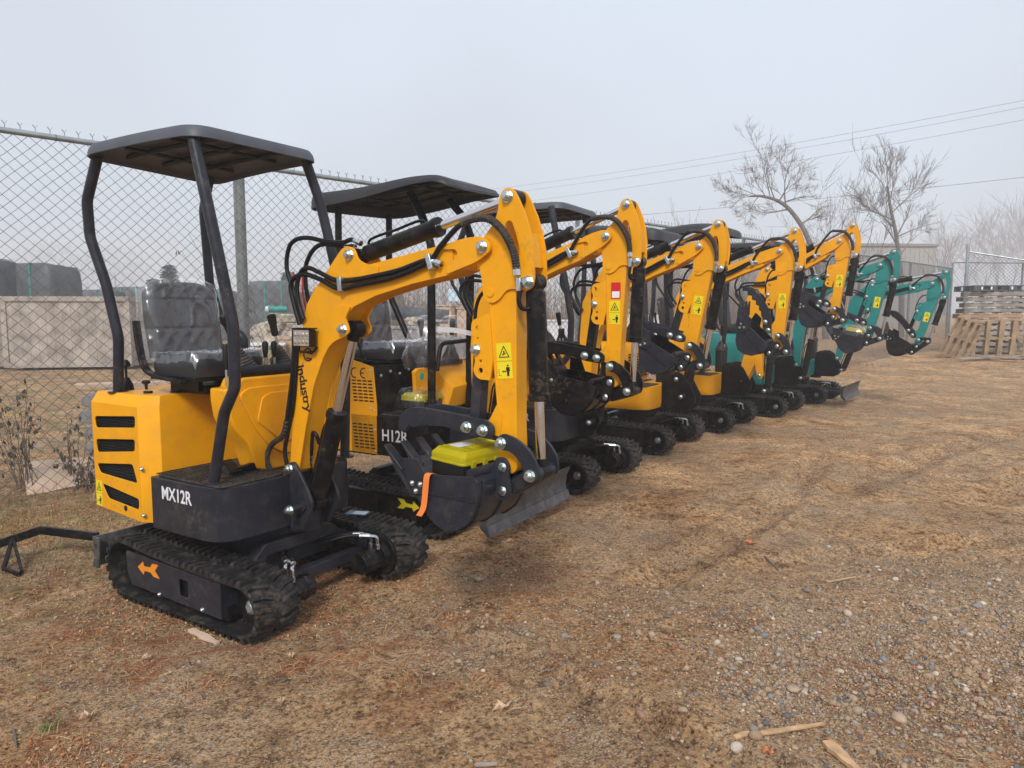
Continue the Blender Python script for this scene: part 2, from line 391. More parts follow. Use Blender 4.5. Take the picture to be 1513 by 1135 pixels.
def small_bolt_mesh():
    b = MB(); b.cyl((0, 0, 0), (0, -.002, 0), .011, n=14); b.lathe((0, -.002, 0), (0, -.010, 0), [(0, .0078), (.5, .0075), (1, .004)], 12)
    return b.mesh('screw', 30)
SCREW = small_bolt_mesh(); SCREW.materials.append(MATS['zinc'])

def warning_mesh():
    """yellow two-field safety sticker, x right, z up, faces -y; 65 x 130 mm"""
    b = MB(); b.bb(-.0325, .0325, -.001, 0, -.065, .065, 0); b.bb(-.0325, .0325, -.0014, -.001, -.0015, -.0003, 1)
    tri = [(-.024, .012), (.024, .012), (0, .056)]; c = (0, .0267)
    inn = [(c[0]+(x-c[0])*.78, c[1]+(z-c[1])*.78) for x, z in tri]
    b.plate(tri, -.0018, -.001, [inn], 1)
    b.plate([(-.003, .036), (.003, .036), (.0015, .022), (-.0015, .022)], -.0018, -.001, mi=1); b.plate([(-.008, .024), (.009, .030), (.008, .027), (-.007, .019)], -.0018, -.001, mi=1)
    # person, arrow and frame
    b.plate(rrect(.010, .017, -.021, -.014, .003, 3), -.0018, -.001, mi=1); b.plate([(.006, -.023), (.021, -.023), (.022, -.038), (.018, -.040), (.018, -.056), (.009, -.056), (.009, -.040), (.006, -.038)], -.0018, -.001, mi=1)
    b.plate([(-.012, -.039), (-.007, -.034), (-.007, -.0375), (.0, -.0375), (.0, -.034), (.005, -.039), (.0, -.044), (.0, -.0405), (-.007, -.0405), (-.007, -.044)], -.0018, -.001, mi=1)
    b.plate([(-.027, -.054), (-.016, -.054), (-.016, -.0525), (-.0255, -.0525), (-.0255, -.030), (-.027, -.030)], -.0018, -.001, mi=1)
    me = b.mesh('warning_sticker', 0); me.materials.append(MATS['decal_yellow']); me.materials.append(MATS['decal_black']); return me
WARN = warning_mesh()

def seat(root, u0, v0, z0, w=.40, cover=True):
    o = MB().shell(rrect(u0, u0+.36, v0-w/2, v0+w/2, .07, 5), [(.6, z0+.012), (.97, z0+.0), (1, z0+.03), (1, z0+.055), (.93, z0+.078), (.7, z0+.088), (.3, z0+.083)],
        warp=lambda x, y, z: z+(.02*((x-u0)/.36)**2 if z > z0+.02 else 0)+(.018*abs((y-v0)/(w/2))**3 if z > z0+.06 else 0))
    cu = o.build('seat_cushion', 'vinyl', root, smooth=50)
    # backrest: cushion with raised side bolsters and two cross seams, leaning back
    nu, nv = 16, 20; tilt = .14; H = .36; zb = z0+.075
    def P(i, j, back):
        a = -1+2*i/nu; t = j/nv
        hw = w/2*(1-.10*max(0, t-.55)**1.4*3-.06*(1-t))
        zz = zb+H*t; edge = max(abs(a)**6, max(0, (t-.9)/.1)**2, max(0, (.06-t)/.06)**2)
        th = .035+.022*abs(a)**2*(1-abs(a)**8)-.03*edge
        th -= .005*math.exp(-((t-.36)/.015)**2)+.005*math.exp(-((t-.72)/.015)**2)
        th += .0015*math.sin(a*17+t*9)*math.sin(t*23)
        u = u0+.01-tilt*H*t+(th if not back else -.028+.02*edge)
        z = zz-(.05*abs(a)**4 if t > .85 else 0)*(t-.85)/.15
        return (u, v0+a*hw, z)
    b = MB(); vs = [P(i, j, 0) for j in range(nv+1) for i in range(nu+1)]+[P(i, j, 1) for j in range(nv+1) for i in range(nu+1)]
    M = (nu+1)*(nv+1); q = lambda i, j: j*(nu+1)+i; fs = []
    for j in range(nv):
        for i in range(nu): fs += [(q(i, j), q(i+1, j), q(i+1, j+1), q(i, j+1)), (M+q(i, j), M+q(i, j+1), M+q(i+1, j+1), M+q(i+1, j))]
    for i in range(nu): fs += [(q(i, 0), M+q(i, 0), M+q(i+1, 0), q(i+1, 0)), (q(i, nv), q(i+1, nv), M+q(i+1, nv), M+q(i, nv))]
    for j in range(nv): fs += [(q(0, j), q(0, j+1), M+q(0, j+1), M+q(0, j)), (q(nu, j), M+q(nu, j), M+q(nu, j+1), q(nu, j+1))]
    b.add(vs, fs); b.build('seat_back', 'vinyl', root, smooth=50)
    f = MB()
    for s in (-1, 1):
        y = v0+s*(w/2+.012); f.beam(spline([(u0-.055, y, z0+.25), (u0-.035, y, z0+.12), (u0+.0, y, z0+.035), (u0+.08, y, z0+.0), (u0+.30, y, z0-.02)], 5), .016, .034)
    f.box((u0+.17, v0, z0-.012), (.34, w*.94, .02)); f.bb(u0+.06, u0+.28, v0-w*.32, v0-w*.26, z0-.07, z0-.02); f.bb(u0+.06, u0+.28, v0+w*.26, v0+w*.32, z0-.07, z0-.02)
    f.build('seat_frame', 'black_paint', root, bevel=.003)
    if cover:
        rr = random.Random(5); c = MB(); n1, n2 = 60, 60; vs = []
        for j in range(n2+1):
            for i in range(n1+1):
                a = -1.0+2*i/n1; t = j/n2; p = P(max(0, min(nu, (a+1)/2*nu)), t*nv, 0)
                wv = .003*(1-abs(math.sin(a*4+t*5+math.sin(t*6+a*2)*1.6))**.7*2)+.003*(1-abs(math.sin(a*9-t*7+math.sin(t*11)))**.7*2)+.0012*rr.uniform(-1, 1)
                out = .012+abs(a)**8*-.03
                vs.append((p[0]+out+wv*(1-abs(a)**6*.5), v0+(p[1]-v0)*1.06+a*.004, p[2]+.02*t-(.02 if t < .05 else 0)))
        fs = [(j*(n1+1)+i, j*(n1+1)+i+1, (j+1)*(n1+1)+i+1, (j+1)*(n1+1)+i) for j in range(n2) for i in range(n1)]
        c.add(vs, fs); m = len(c.v); vs = []
        for j in range(25):
            for i in range(n1+1):
                a = -1+2*i/n1; t = j/24; wv = .005*math.sin(a*11+t*8+math.sin(t*9)*2)+.004*rr.uniform(-1, 1)
                vs.append((u0+.05+.335*t, v0+a*(w/2+.01), z0+.096+.02*t*t+.016*abs(a)**3+wv-.05*max(0, abs(a)-.93)/.07-(.04*max(0, t-.93)/.07)))
        c.add(vs, [(j*(n1+1)+i, j*(n1+1)+i+1, (j+1)*(n1+1)+i+1, (j+1)*(n1+1)+i) for j in range(24) for i in range(n1)])
        # side panel of loose film hanging by the backrest
        y = v0-w/2-.012; c.add([(u0-.05, y, zb+.33), (u0+.02, y-.012, zb+.31), (u0-.04, y-.006, zb+.16), (u0+.04, y-.02, zb+.14), (u0-.0, y-.004, zb-.02), (u0+.035, y-.012, zb-.03)], [(0, 1, 3, 2), (2, 3, 5, 4)])
        c.build('plastic_seat_cover', 'clear_film', root, smooth=180)

def joystick(root, p, lean, h=.26):
    p = Vector(p); b = MB(); prof = []
    for i in range(9):
        t = i/9; r = .052*(1-t)**.9+.014; prof += [(t, r), (t+.055, r-.007)]
    b.lathe(p, p+Vector((lean[0]*.35, lean[1]*.35, .11)), prof+[(1, .012)], 18)
    a = p+Vector((lean[0]*.35, lean[1]*.35, .10)); t = p+Vector((lean[0], lean[1], h))
    j = b.build('joystick', 'mat_rubber', root, smooth=45)
    g = MB(); g.lathe(a.lerp(t, .35), t, [(0, .012), (.05, .016), (.5, .017), (.62, .020), (.92, .022), (1, .015)], 14); g.build('grip', 'case_black', j)
    s = MB(); s.cyl(a, a.lerp(t, .4), .007, n=8); s.build('shaft', 'zinc', j)

def lever(root, p, h=.11):
    p = Vector(p); b = MB(); b.cyl(p, p+Vector((0, 0, h*.45)), .006, n=8); o = b.build('control_lever', 'zinc', root)
    k = MB(); k.lathe(p+Vector((0, 0, h*.4)), p+Vector((0, 0, h)), [(0, .008), (.3, .012), (.85, .015), (1, .009)], 12); k.build('knob', 'case_black', o)

def canopy(root, pl, z, mats, warp, drop=.045, crown=.03, rad=.10, ribs=True, taper=None):
    ol = roundpoly(pl, rad, 6); c = (sum(p[0] for p in pl)/4, sum(p[1] for p in pl)/4)
    W = lambda x, y, zz: (z+(zz-z)*taper(x) if taper and zz < z-.012 else zz)+warp(x, y)
    out = []
    # finer outline so that the lengthwise curve follows
    for i in range(len(ol)):
        a = ol[i]; b = ol[(i+1) % len(ol)]; n = max(1, int(math.hypot(b[0]-a[0], b[1]-a[1])/.05))
        for k in range(n): out.append((a[0]+(b[0]-a[0])*k/n, a[1]+(b[1]-a[1])*k/n))
    prof = [(.05, z+crown), (.35, z+crown*.97), (.6, z+crown*.9), (.74, z+crown*.85), (.76, z+crown*.62), (.9, z+crown*.45), (.965, z+.006), (.99, z-.010), (1.0, z-.026), (1.004, z-drop), (.992, z-drop-.003), (.985, z-drop+.004), (.978, z-.022), (.93, z-.012), (.55, z-.004), (.1, z)]
    o = MB().shell(out, prof, W, c).build('canopy_roof', mats[0], root, smooth=28)
    if ribs:
        b = MB()
        for t in (.25, .5, .75):
            p = Vector(pl[0]).lerp(Vector(pl[1]), t); q = Vector(pl[3]).lerp(Vector(pl[2]), t); p, q = p.lerp(q, .1), q.lerp(p, .1)
            b.tube([(*p.lerp(q, k/8), W(*p.lerp(q, k/8), z-.018)) for k in range(9)], .011, 6)
        for t in (.3, .7):
            p = Vector(pl[0]).lerp(Vector(pl[3]), t); q = Vector(pl[1]).lerp(Vector(pl[2]), t); p, q = p.lerp(q, .1), q.lerp(p, .1)
            b.tube([(*p.lerp(q, k/8), W(*p.lerp(q, k/8), z-.02)) for k in range(9)], .009, 6)
        b.build('roof_rib', mats[1], o)
    return o

def hyd_cylinder(root, p, q, r, rod, frac, v, name='hydraulic_cylinder', hose=True):
    p = Vector((p[0], v, p[1])); q = Vector((q[0], v, q[1])); d = (q-p).normalized(); L = (q-p).length; e = p+d*L*frac
    b = MB(); b.lathe(p+d*.02, e, [(0, r*.6), (.04, r), (.93, r), (.935, r*1.14), (.97, r*1.16), (1, r*1.1), (1, r*.7)], 28)
    b.cyl(p+Vector((0, -.028, 0)), p+Vector((0, .028, 0)), r*.85, n=20)
    o = b.build(name, 'black_paint', root, smooth=35)
    s = MB(); s.cyl(e-d*.01, q-d*.03, rod, n=20); s.build('piston_rod', 'chrome', o)
    t = MB(); t.cyl(q+Vector((0, -.026, 0)), q+Vector((0, .026, 0)), rod*1.75, n=18); t.cyl(q-d*.05, q, rod*1.25, n=16); t.build('rod_eye', 'black_paint', o)
    if hose:
        n = Vector((0, 0, 1)).cross(Vector((0, 1, 0))); up = Vector((-d.z, 0, d.x)); up = up if up.z > 0 else -up
        h = MB(); h.tube(spline([p+d*.05+up*r*.6, p+d*.07+up*(r+.018), p+d*L*frac*.5+up*(r+.016), e-d*.10+up*(r+.016), e-d*.05+up*(r*.7)], 5), .006, 8); h.build('oil_pipe', 'black_paint', o)
    return o

def hose(root, pts, r=.011, mat_='hose_rubber', wrap=None, ends=()):
    P = spline(pts, 7); b = MB(); b.tube(P, r, 9); o = b.build('hydraulic_hose', mat_, root, smooth=60)
    if wrap:
        w = MB(); a, c = int(wrap[0]*len(P)), int(wrap[1]*len(P)); Q = P[a:c]; rs = []; fine = []
        for i in range(len(Q)-1):
            for k in range(4): fine.append(Q[i].lerp(Q[i+1], k/4))
        rs = [r*1.22+(.0022 if (i//2) % 2 else 0) for i in range(len(fine))]
        w.tube(fine, rs, 9); w.build('spiral_guard', 'mat_rubber', o, smooth=20)
    for i in ends:
        a = P[0] if i == 0 else P[-1]; c = P[3] if i == 0 else P[-4]; f = MB(); f.cyl(a, a.lerp(c, .9), r*1.35, n=6); f.cyl(a, a.lerp(c, 1.6), r*1.12, n=12); f.build('hose_fitting', 'steel', o)
    return o

def undercarriage(root, blade, arrow, detail):
    for v0, s in ((-.51, -1), (.32, 1)):
        inst(TRACK, 'rubber_track', root, (0, v0, 0))
        dw = inst(WHEEL, 'drive_wheel', root, (.408, v0+.105, .126), None, (.93, 1, .93)); inst(HUB, 'wheel_hub', dw, (0, -.034, 0)); w2 = inst(WHEEL, 'idler_wheel', root, (-.425, v0+.105, .148)); w2.scale = (1.08, 1, 1.08)
        b = MB(); yo = v0+.010 if s < 0 else v0+.20; yi = v0+.185 if s < 0 else v0+.025
        o_ = yo if s < 0 else yi; i_ = yi if s < 0 else yo
        lo, hi = min(yo, yi), max(yo, yi)
        hole = rrect(.0, .062, .105, .180, .006, 2); y = lo if s < 0 else hi
        b.plate([(-.405, .232), (.285, .214), (.285, .062), (-.37, .078), (-.405, .14)], lo, lo+.006, [hole])
        b.plate([(-.405, .232), (.285, .214), (.285, .062), (-.37, .078), (-.405, .14)], hi-.006, hi, [hole])
        cv = b.build('track_cover', 'dark_paint' if arrow == 'orange' else 'black_paint', root, bevel=.002)
        m = MB(); m.bb(-.37, .26, lo+.03, hi-.03, .085, .20); m.build('recess_shade', 'grille_black', cv)  # black box put in as the shade seen through the cover hole
        m = MB(); m.bb(-.40, .284, lo+.006, hi-.006, .200, .214); m.bb(.268, .284, lo+.006, hi-.006, .062, .2); m.build('cover_top', 'dark_paint' if arrow == 'orange' else 'black_paint', cv)
        for u in (-.15, .16): inst(SCREW, 'screw', cv, (u, lo, .078))
        r = MB()
        for u in (-.27, -.09, .09, .27): r.lathe((u, v0+.04, .075), (u, v0+.17, .075), [(0, .034), (.3, .036), (.35, .026), (.65, .026), (.7, .036), (1, .034)], 16)
        r.build('track_roller', 'black_paint', root)
        if s < 0:
            a = [(-.313, .172), (-.268, .205), (-.263, .185), (-.215, .188), (-.197, .208), (-.150, .211), (-.178, .179), (-.145, .150), (-.190, .150), (-.212, .165), (-.258, .164), (-.268, .144)]
            if not arrow: a = [(0, .0), (.001, 0), (.001, .001)]
            if arrow == 'yellow': a = [(-x, z) for x, z in a]
            k = MB(); k.plate(a, lo-.0012, lo)
            if arrow: k.build('direction_arrow', 'decal_orange' if arrow == 'orange' else 'decal_yellow', cv, smooth=0)
        # drive motor on the inner side
        iy = v0+.21 if s < 0 else v0; dy = 1 if s < 0 else -1
        d = MB(); d.cyl((.408, iy-dy*.03, .132), (.408, iy+dy*.010, .132), .098, n=32); d.cyl((.408, iy+dy*.01, .132), (.408, iy+dy*.035, .132), .07, .055, n=24)
        d.tube([(.408, iy+dy*.02, .125), (.408, iy+dy*.16, .125)], .052, 10); d.cyl((.408, iy+dy*.11, .125), (.408, iy+dy*.128, .125), .057, n=10)
        d.bb(.33, .41, iy-.02, iy+.02, .05, .20); mo = d.build('drive_motor', 'black_paint', root, bevel=.003)
        if s > 0 or detail:
            t = MB()
            for q in (-.022, .022):
                t.tube(spline([(.408+q, iy+dy*.05, .180), (.408+q, iy+dy*.05, .215), (.403+q, iy+dy*.055, .235), (.38+q, iy+dy*.08, .243)], 4), .0085, 8); t.cyl((.408+q, iy+dy*.05, .175), (.408+q, iy+dy*.05, .198), .0135, n=6); t.cyl((.385+q, iy+dy*.076, .243), (.34+q, iy+dy*.10, .243), .012, n=8)
            t.build('elbow_fitting', 'steel', mo)
            for q in (-.02, .02): hose(root, [(.35+q, iy+dy*.095, .243), (.28+q, iy+dy*.14, .238), (.18+q, iy+dy*.22, .21), (.05+q, iy+dy*.28, .20)], .009)
    # frame between the tracks
    f = MB(); f.bb(-.34, .18, -.20, .22, .155, .265); f.cyl((0, 0, .255), (0, 0, .345), .19, n=36)
    for u in (.20, -.26): f.beam([(u, -.31, .175), (u, -.25, .235), (u, -.22, .268), (u, .17, .268), (u, .20, .235), (u, .33, .175)], .055, .055)
    f.beam([(.27, -.28, .125), (.27, .30, .125)], .05, .05); f.build('undercarriage_frame', 'dark_paint' if detail else 'black_paint', root, bevel=.003)
    sg = -1 if blade == 'rear' else 1; u = sg*.80
    bl = MB(); pr = []
    if blade == 'front':
        arc = [(.0, 0.), (-.022, .05), (-.030, .10), (-.022, .15), (.004, .21)]
        pr = [(u+sg*a, .075+z) for a, z in arc]+[(u+sg*(a-.012), .075+z) for a, z in reversed(arc)]
        bl.plate(pr, -.51, .51); bl.plate([(u-.002, .075), (u-.022, .13), (u-.014, .132), (u+.008, .074)], -.51, .51)
        for s in (-1, 1): bl.plate([(u+.0, .07), (u-.028, .12), (u-.036, .18), (u-.03, .24), (u+.0, .288), (u-.07, .26), (u-.06, .12)], s*.51-.004, s*.51+.004)
    else:
        u = -.70; arc = [(.0, 0.), (.02, .05), (.024, .10), (.012, .15)]
        pr = [(u+a, .100+z) for a, z in arc]+[(u+a+.012, .100+z) for a, z in reversed(arc)]
        bl.plate(pr, -.50, .50)
        for s in (-1, 1): bl.plate([(u-.004, .10), (u+.02, .15), (u+.012, .252), (u+.075, .252), (u+.055, .10)], s*.50-.004, s*.50+.004, [[(u+.040+.011*math.cos(a*.785), .205+.015*math.sin(a*.785)) for a in range(8)]])
    blo = bl.build('dozer_blade', 'blade_steel', root, bevel=.0015)
    ar = MB()
    for s in (-1, 1): ar.beam([(u-sg*.03, s*.20, .15), (sg*.30, s*.17, .16)], .045, .05)
    ar.build('blade_arm', 'dark_paint', blo, bevel=.003)

BUCKET_PROF = [(1.144, .721), (1.352, .738), (1.374, .722), (1.378, .69), (1.366, .63), (1.335, .567), (1.282, .527), (1.22, .515), (1.165, .545), (1.142, .565), (1.086, .635), (1.034, .695)]
def bucket(root, K, c, mats, detail):
    w0, w1 = c-.175, c+.17; b = MB(); side = [K(p) for p in roundpoly(BUCKET_PROF, [0, .02, .01, .03, .04, .05, .05, .05, .03, .02, .02, 0], 3)]
    b.plate(side, w0, w0+.010); b.plate(side, w1-.010, w1)
    arc = [K(p) for p in roundpoly([(1.345, .737), (1.374, .722), (1.378, .69), (1.366, .63), (1.335, .567), (1.282, .527), (1.22, .515), (1.165, .545), (1.142, .565), (1.086, .635), (1.018, .712)], [0, .01, .03, .04, .05, .05, .05, .03, .02, .02, 0], 4)]
    cc = K((1.23, .64))
    inner = [(p[0]+(cc[0]-p[0])*.045, p[1]+(cc[1]-p[1])*.045) for p in arc]
    b.plate(arc+inner[::-1], w0+.010, w1-.010)
    o = b.build('bucket', mats['iron'], root, bevel=.0015)
    lp, lq = K((1.08, .64)), K((.985, .752))
    e = MB(); d = Vector((lq[0]-lp[0], lq[1]-lp[1])).normalized(); n = Vector((-d.y, d.x)); a = Vector(lp)
    tip = Vector(lq)
    e.plate([tuple(a+n*.002), tuple(tip+n*.004), tuple(tip+n*.018), tuple(a+n*.02)], w0, w1); e.build('cutting_edge', mats['iron'], o, bevel=.001)
    for k in range(4):
        v = w0+.03+(w1-w0-.06)*k/3; t = MB(); q = tip-d*.04
        t.add([(p.x, y, p.y) for y in (v-.02, v+.02) for p in (q+n*-.003, q+n*.026, tip+d*.085+n*.016, tip+d*.085+n*.010)], [(0, 1, 2, 3), (7, 6, 5, 4), (0, 4, 5, 1), (1, 5, 6, 2), (2, 6, 7, 3), (3, 7, 4, 0)])
        t.build('bucket_tooth', mats['iron'], o, bevel=.003)
    for s in (w0-.009, w1+.001):
      sc = MB()
      pol = [K(p) for p in [(1.030, .772), (1.104, .778), (1.160, .705), (1.150, .652), (1.089, .640), (1.05, .70)]]
      sc.plate(pol, s, s+.008); sd_ = sc.build('side_cutter', mats['iron'], o, bevel=.001)
      if s < w0: sd = sd_
    for p in ((1.078, .683), (1.117, .683), (1.095, .655)): q = K(p); inst(SCREW, 'screw', sd, (q[0], w0-.009, q[1]))
    r = MB(); p0, p1 = K((1.15, .655)), K((1.36, .648)); r.beam([(p0[0], w0-.003, p0[1]), (p1[0], w0-.003, p1[1])], .008, .006)
    for s in (w0+.03, (w0+w1)/2, w1-.03):
        ring = [K((1.23+(p[0]-1.23)*1.01, .64+(p[1]-.64)*1.012)) for p in BUCKET_PROF[2:9]]; r.tube([(q[0], s, q[1]) for q in ring], .004, 5)
    t0, t1 = K((1.335, .742)), K((1.335, .742)); r.tube([(t0[0], w0+.01, t0[1]), (t0[0], w1-.01, t0[1])], .02, 12)
    r.build('stiffener', mats['iron'], o)
    ears = MB(); er = [K(p) for p in roundpoly([(1.345, .735), (1.372, .79), (1.412, .798), (1.436, .765), (1.430, .725), (1.440, .69), (1.434, .650), (1.405, .632), (1.372, .64)], .02, 3)]
    for s in (c-.062, c+.050): ears.plate(er, s, s+.012)
    ears.build('bucket_ear', mats['iron'], o, bevel=.0015)
    return w0, w1

def excavator(idx, sp):
    x, y, ang = MACH[idx]; det = sp.get('detail', False); vo = sp.get('vo', 0.); c = vo-.02
    root = thing('mini_excavator', sp['label'], 'excavator', (x, y, 0), R(ang), 'mini excavators parked side by side in a row')
    main, tub = sp['main'], sp['tub']; mats = {'iron': 'dark_paint' if idx != 2 and idx < 7 else 'black_paint'}
    undercarriage(root, sp['blade'], sp['arrow'], det)
    V = lambda v: v+vo
    bp = sp['base']; J = sp['joint']; P2 = sp['P2']
    B = sim((.26, .62), (1.315, 1.557), bp, J); A = sim((1.315, 1.557), (1.405, .759), J, P2)
    d4 = Vector((sp['P4'][0]-P2[0], sp['P4'][1]-P2[1])).normalized()*.088*A.k
    K = sim((1.405, .759), (1.405, .671), P2, (P2[0]+d4.x, P2[1]+d4.y)); P3 = sp['P3']; P1 = A((1.40, .848)); P4 = K((1.405, .671))
    # ---------------- tub / deck
    t = MB(); prof = sp.get('tubprof', [(1, .355), (1, .590)])
    ol = roundpoly([(-.245, V(-.46)), (.25, V(-.46)), (.25, V(.33)), (-.245, V(.33))], [0, .15, .15, 0], 8)
    t.shell(ol, prof); to = t.build('deck_tub', tub, root, bevel=.004)
    m = MB(); o2 = roundpoly([(-.235, V(-.445)), (.235, V(-.445)), (.235, V(-.1)), (.0, V(-.1)), (.0, V(.315)), (-.235, V(.315))], .05, 4)
    top = prof[-1][1]
    m.shell(o2, [(1, top+.001), (1, top+.009)]); mt = m.build('floor_mat', 'mat_rubber', root, bevel=.002)
    if det:
        q = MB()
        for k in range(-8, 12):
            for (a, b_) in (((-.235, k*.06-.4), (.235, k*.06-.4+.0)),):
                pass
        for i in range(16): q.bb(-.232+i*.029, -.228+i*.029, -.44, -.11, top+.009, top+.0125)
        for i in range(12): q.bb(-.232, .228, -.44+i*.029, -.436+i*.029, top+.009, top+.0122)
        q.build('mat_quilting', 'mat_rubber', mt)
    if sp.get('text'):
        tm = text_mesh(sp['text'], sp.get('tsize', .082), 'decal_white', bold=.0012); o = inst(tm, 'model_lettering', to, (sp.get('tu', -.055), V(-.461), sp.get('tz', .525)), (R(90), 0, 0)); o.scale = (.86, 1, 1)
    # ---------------- swing bracket
    s = MB(); kx, kz = bp[0]-.26, bp[1]-.62
    if sp.get('bigplate'): near = roundpoly([(.235, .62), (.26, .70), (.33, .735), (.43, .735), (.50, .68), (.60, .50), (.59, .42), (.53, .36), (.235, .36)], [0, .03, .03, .03, .03, .03, .03, .03, 0], 4); kx = kz = 0
    else: near = [(x_+kx, z_+kz) for x_, z_ in roundpoly([(.235, .60), (.25, .645), (.285, .655), (.33, .60), (.365, .545), (.40, .478), (.385, .43), (.33, .345), (.235, .35)], [0, .02, .03, .05, .05, .03, .02, .02, 0], 4)]
    for v in (c-.085, c+.073): s.plate([(.255 if abs(p[0]-(.235+kx)) < .02 else p[0], p[1]) for p in near], v, v+.014)
    s.bb(.252, .30+kx, c-.071, c+.073, .34, .40); s.cyl((.255, c, .33), (.255, c, .42), .075, n=24)
    s.build('swing_bracket', 'dark_paint' if det else 'black_paint', root, bevel=.002)
    def nut(p, v, sc=1.): n = inst(NUT, 'pivot_bolt', root, (p[0], v, p[1])); n.scale = (sc, sc, sc)
    def pin(b, p, va, vb, r=.013): b.cyl((p[0], va, p[1]), (p[0], vb, p[1]), r, n=16)
    cb = (bp[0]+.077, bp[1]-.162)
    pn = MB(); pin(pn, cb, c-.155, c+.11, .017); pin(pn, cb, c-.10, c-.05, .026); pin(pn, cb, c+.05, c+.10, .026); pn.build('cylinder_pin', 'dark_paint', root)
    nut((bp[0], bp[1]), c-.085); nut(cb, c-.155)
    # ---------------- boom
    pts = [(0.235, .60), (0.250, .70), (0.267, .84), (0.302, 1.084), (0.322, 1.16), (0.345, 1.251), (0.375, 1.345), (0.43, 1.418), (0.50, 1.462), (0.60, 1.488), (0.736, 1.503), (1.033, 1.552), (1.17, 1.574), (1.205, 1.55), (1.20, 1.478), (1.153, 1.467), (0.968, 1.437), (0.778, 1.394), (0.656, 1.351), (0.595, 1.303), (0.55, 1.24), (0.492, 1.165), (0.455, 1.11), (0.398, 1.00), (0.34, .82), (0.285, .61), (.26, .59)]
    b = MB(); b.plate([B(p) for p in pts], c-.052, c+.052)
    ol2 = [B(p) for p in pts]; cen = None
    boom = b.build('boom', main, root, bevel=.003)
    pl = MB()  # side plates standing proud, giving the box its welded lips
    lip = roundpoly([(0.228, .60), (0.262, .84), (0.297, 1.084), (0.342, 1.251), (0.371, 1.352), (0.428, 1.425), (0.491, 1.472), (0.60, 1.497), (0.736, 1.511), (1.033, 1.559), (1.17, 1.581), (1.17, 1.463), (0.968, 1.430), (0.778, 1.387), (0.656, 1.344), (0.598, 1.298), (0.552, 1.235), (0.492, 1.158), (0.452, 1.10), (0.401, 1.00), (0.345, .82), (0.29, .605), (.26, .585)], [.02, 0, 0, 0, 0, 0, 0, 0, 0, 0, 0, 0, 0, 0, 0, 0, 0, 0, 0, 0, 0, .02, .01], 3)
    for v in (c-.060, c+.052): pl.plate([B(p) for p in lip], v, v+.008)
    ear = roundpoly([(.488, 1.455), (.497, 1.480), (.60, 1.583), (.640, 1.592), (.676, 1.575), (.690, 1.535), (.74, 1.512), (.80, 1.508), (.80, 1.47)], [0, .01, .03, .03, .02, .03, .02, .01, 0], 4)
    for v in (c-.068, c+.060): pl.plate([B(p) for p in ear], v, v+.008)
    e2 = roundpoly([(.59, 1.352), (.645, 1.344), (.612, 1.295), (.628, 1.265), (.634, 1.238), (.606, 1.218), (.545, 1.198), (.51, 1.172), (.468, 1.115), (.462, 1.18), (.50, 1.276), (.54, 1.325)], [.01, .01, .01, .01, .02, .02, .02, .02, .01, .02, .03, .03], 3)
    for v in (c-.070, c+.060): pl.plate([B(p) for p in e2], v, v+.010)
    if sp.get('bigtip'): tp = [(1.02, 1.47), (1.275, 1.505), (1.35, 1.541), (1.348, 1.575), (1.308, 1.597), (1.243, 1.591), (1.1, 1.575), (1.03, 1.52)]
    else: tp = [(1.150, 1.462), (1.235, 1.488), (1.285, 1.502), (1.348, 1.541), (1.346, 1.572), (1.308, 1.595), (1.243, 1.593), (1.169, 1.580), (1.120, 1.556), (1.190, 1.553), (1.202, 1.541), (1.193, 1.522), (1.143, 1.490)]
    for v in (c-.071, c+.058): pl.plate([B(p) for p in roundpoly(tp, .022, 3)], v, v+.013)
    q = B((.601, 1.249)); pl.build('boom_plate', main, boom, bevel=.002)
    nut(B((.601, 1.249)), c-.070); nut(B((.646, 1.555)), c-.068); nut(B((1.315, 1.557)), c-.071)
    # ---------------- arm (stick)
    b = MB(); ap = [(1.305, 1.42), (1.315, 1.375), (1.335, 1.15), (1.354, .965), (1.366, .89), (1.358, .82), (1.375, .745), (1.405, .722), (1.44, .74), (1.442, .85), (1.439, .889), (1.437, 1.374), (1.43, 1.47), (1.36, 1.50)]
    b.plate([A(p) for p in roundpoly(ap, [0, 0, 0, .02, .02, .02, .02, .02, .02, .02, 0, 0, .02, .02], 3)], c-.037, c+.037)
    arm = b.build('arm', main, root, bevel=.003)
    up = roundpoly([(1.37, 1.722), (1.383, 1.752), (1.41, 1.763), (1.435, 1.752), (1.455, 1.717), (1.481, 1.663), (1.501, 1.603), (1.514, 1.541), (1.519, 1.445), (1.514, 1.412), (1.492, 1.396), (1.462, 1.402), (1.425, 1.405), (1.40, 1.40), (1.37, 1.365), (1.335, 1.352), (1.302, 1.372), (1.293, 1.447), (1.280, 1.505), (1.285, 1.57), (1.316, 1.607), (1.352, 1.645), (1.368, 1.69)], [.02, .02, .02, .02, 0, 0, 0, 0, 0, .02, .02, .02, .01, .03, .03, .03, .02, .02, .02, .02, .01, .02, .02], 3)
    if sp.get('bighole'): hole = roundpoly([(1.408, 1.66), (1.432, 1.655), (1.462, 1.60), (1.475, 1.52), (1.468, 1.455), (1.45, 1.462), (1.405, 1.54), (1.378, 1.60)], .018, 3)
    else: hole = roundpoly([(1.405, 1.646), (1.425, 1.645), (1.443, 1.60), (1.457, 1.55), (1.458, 1.495), (1.438, 1.50), (1.42, 1.57), (1.392, 1.62)], .014, 3)
    pl = MB()
    for v in (c-.047, c+.037): pl.plate([A(p) for p in up], v, v+.010, [[A(p) for p in hole]])
    st = [A(p) for p in [(1.492, 1.60), (1.503, 1.54), (1.508, 1.48), (1.500, 1.478), (1.494, 1.54), (1.482, 1.60)]]; pl.plate(st, c-.037, c+.037)
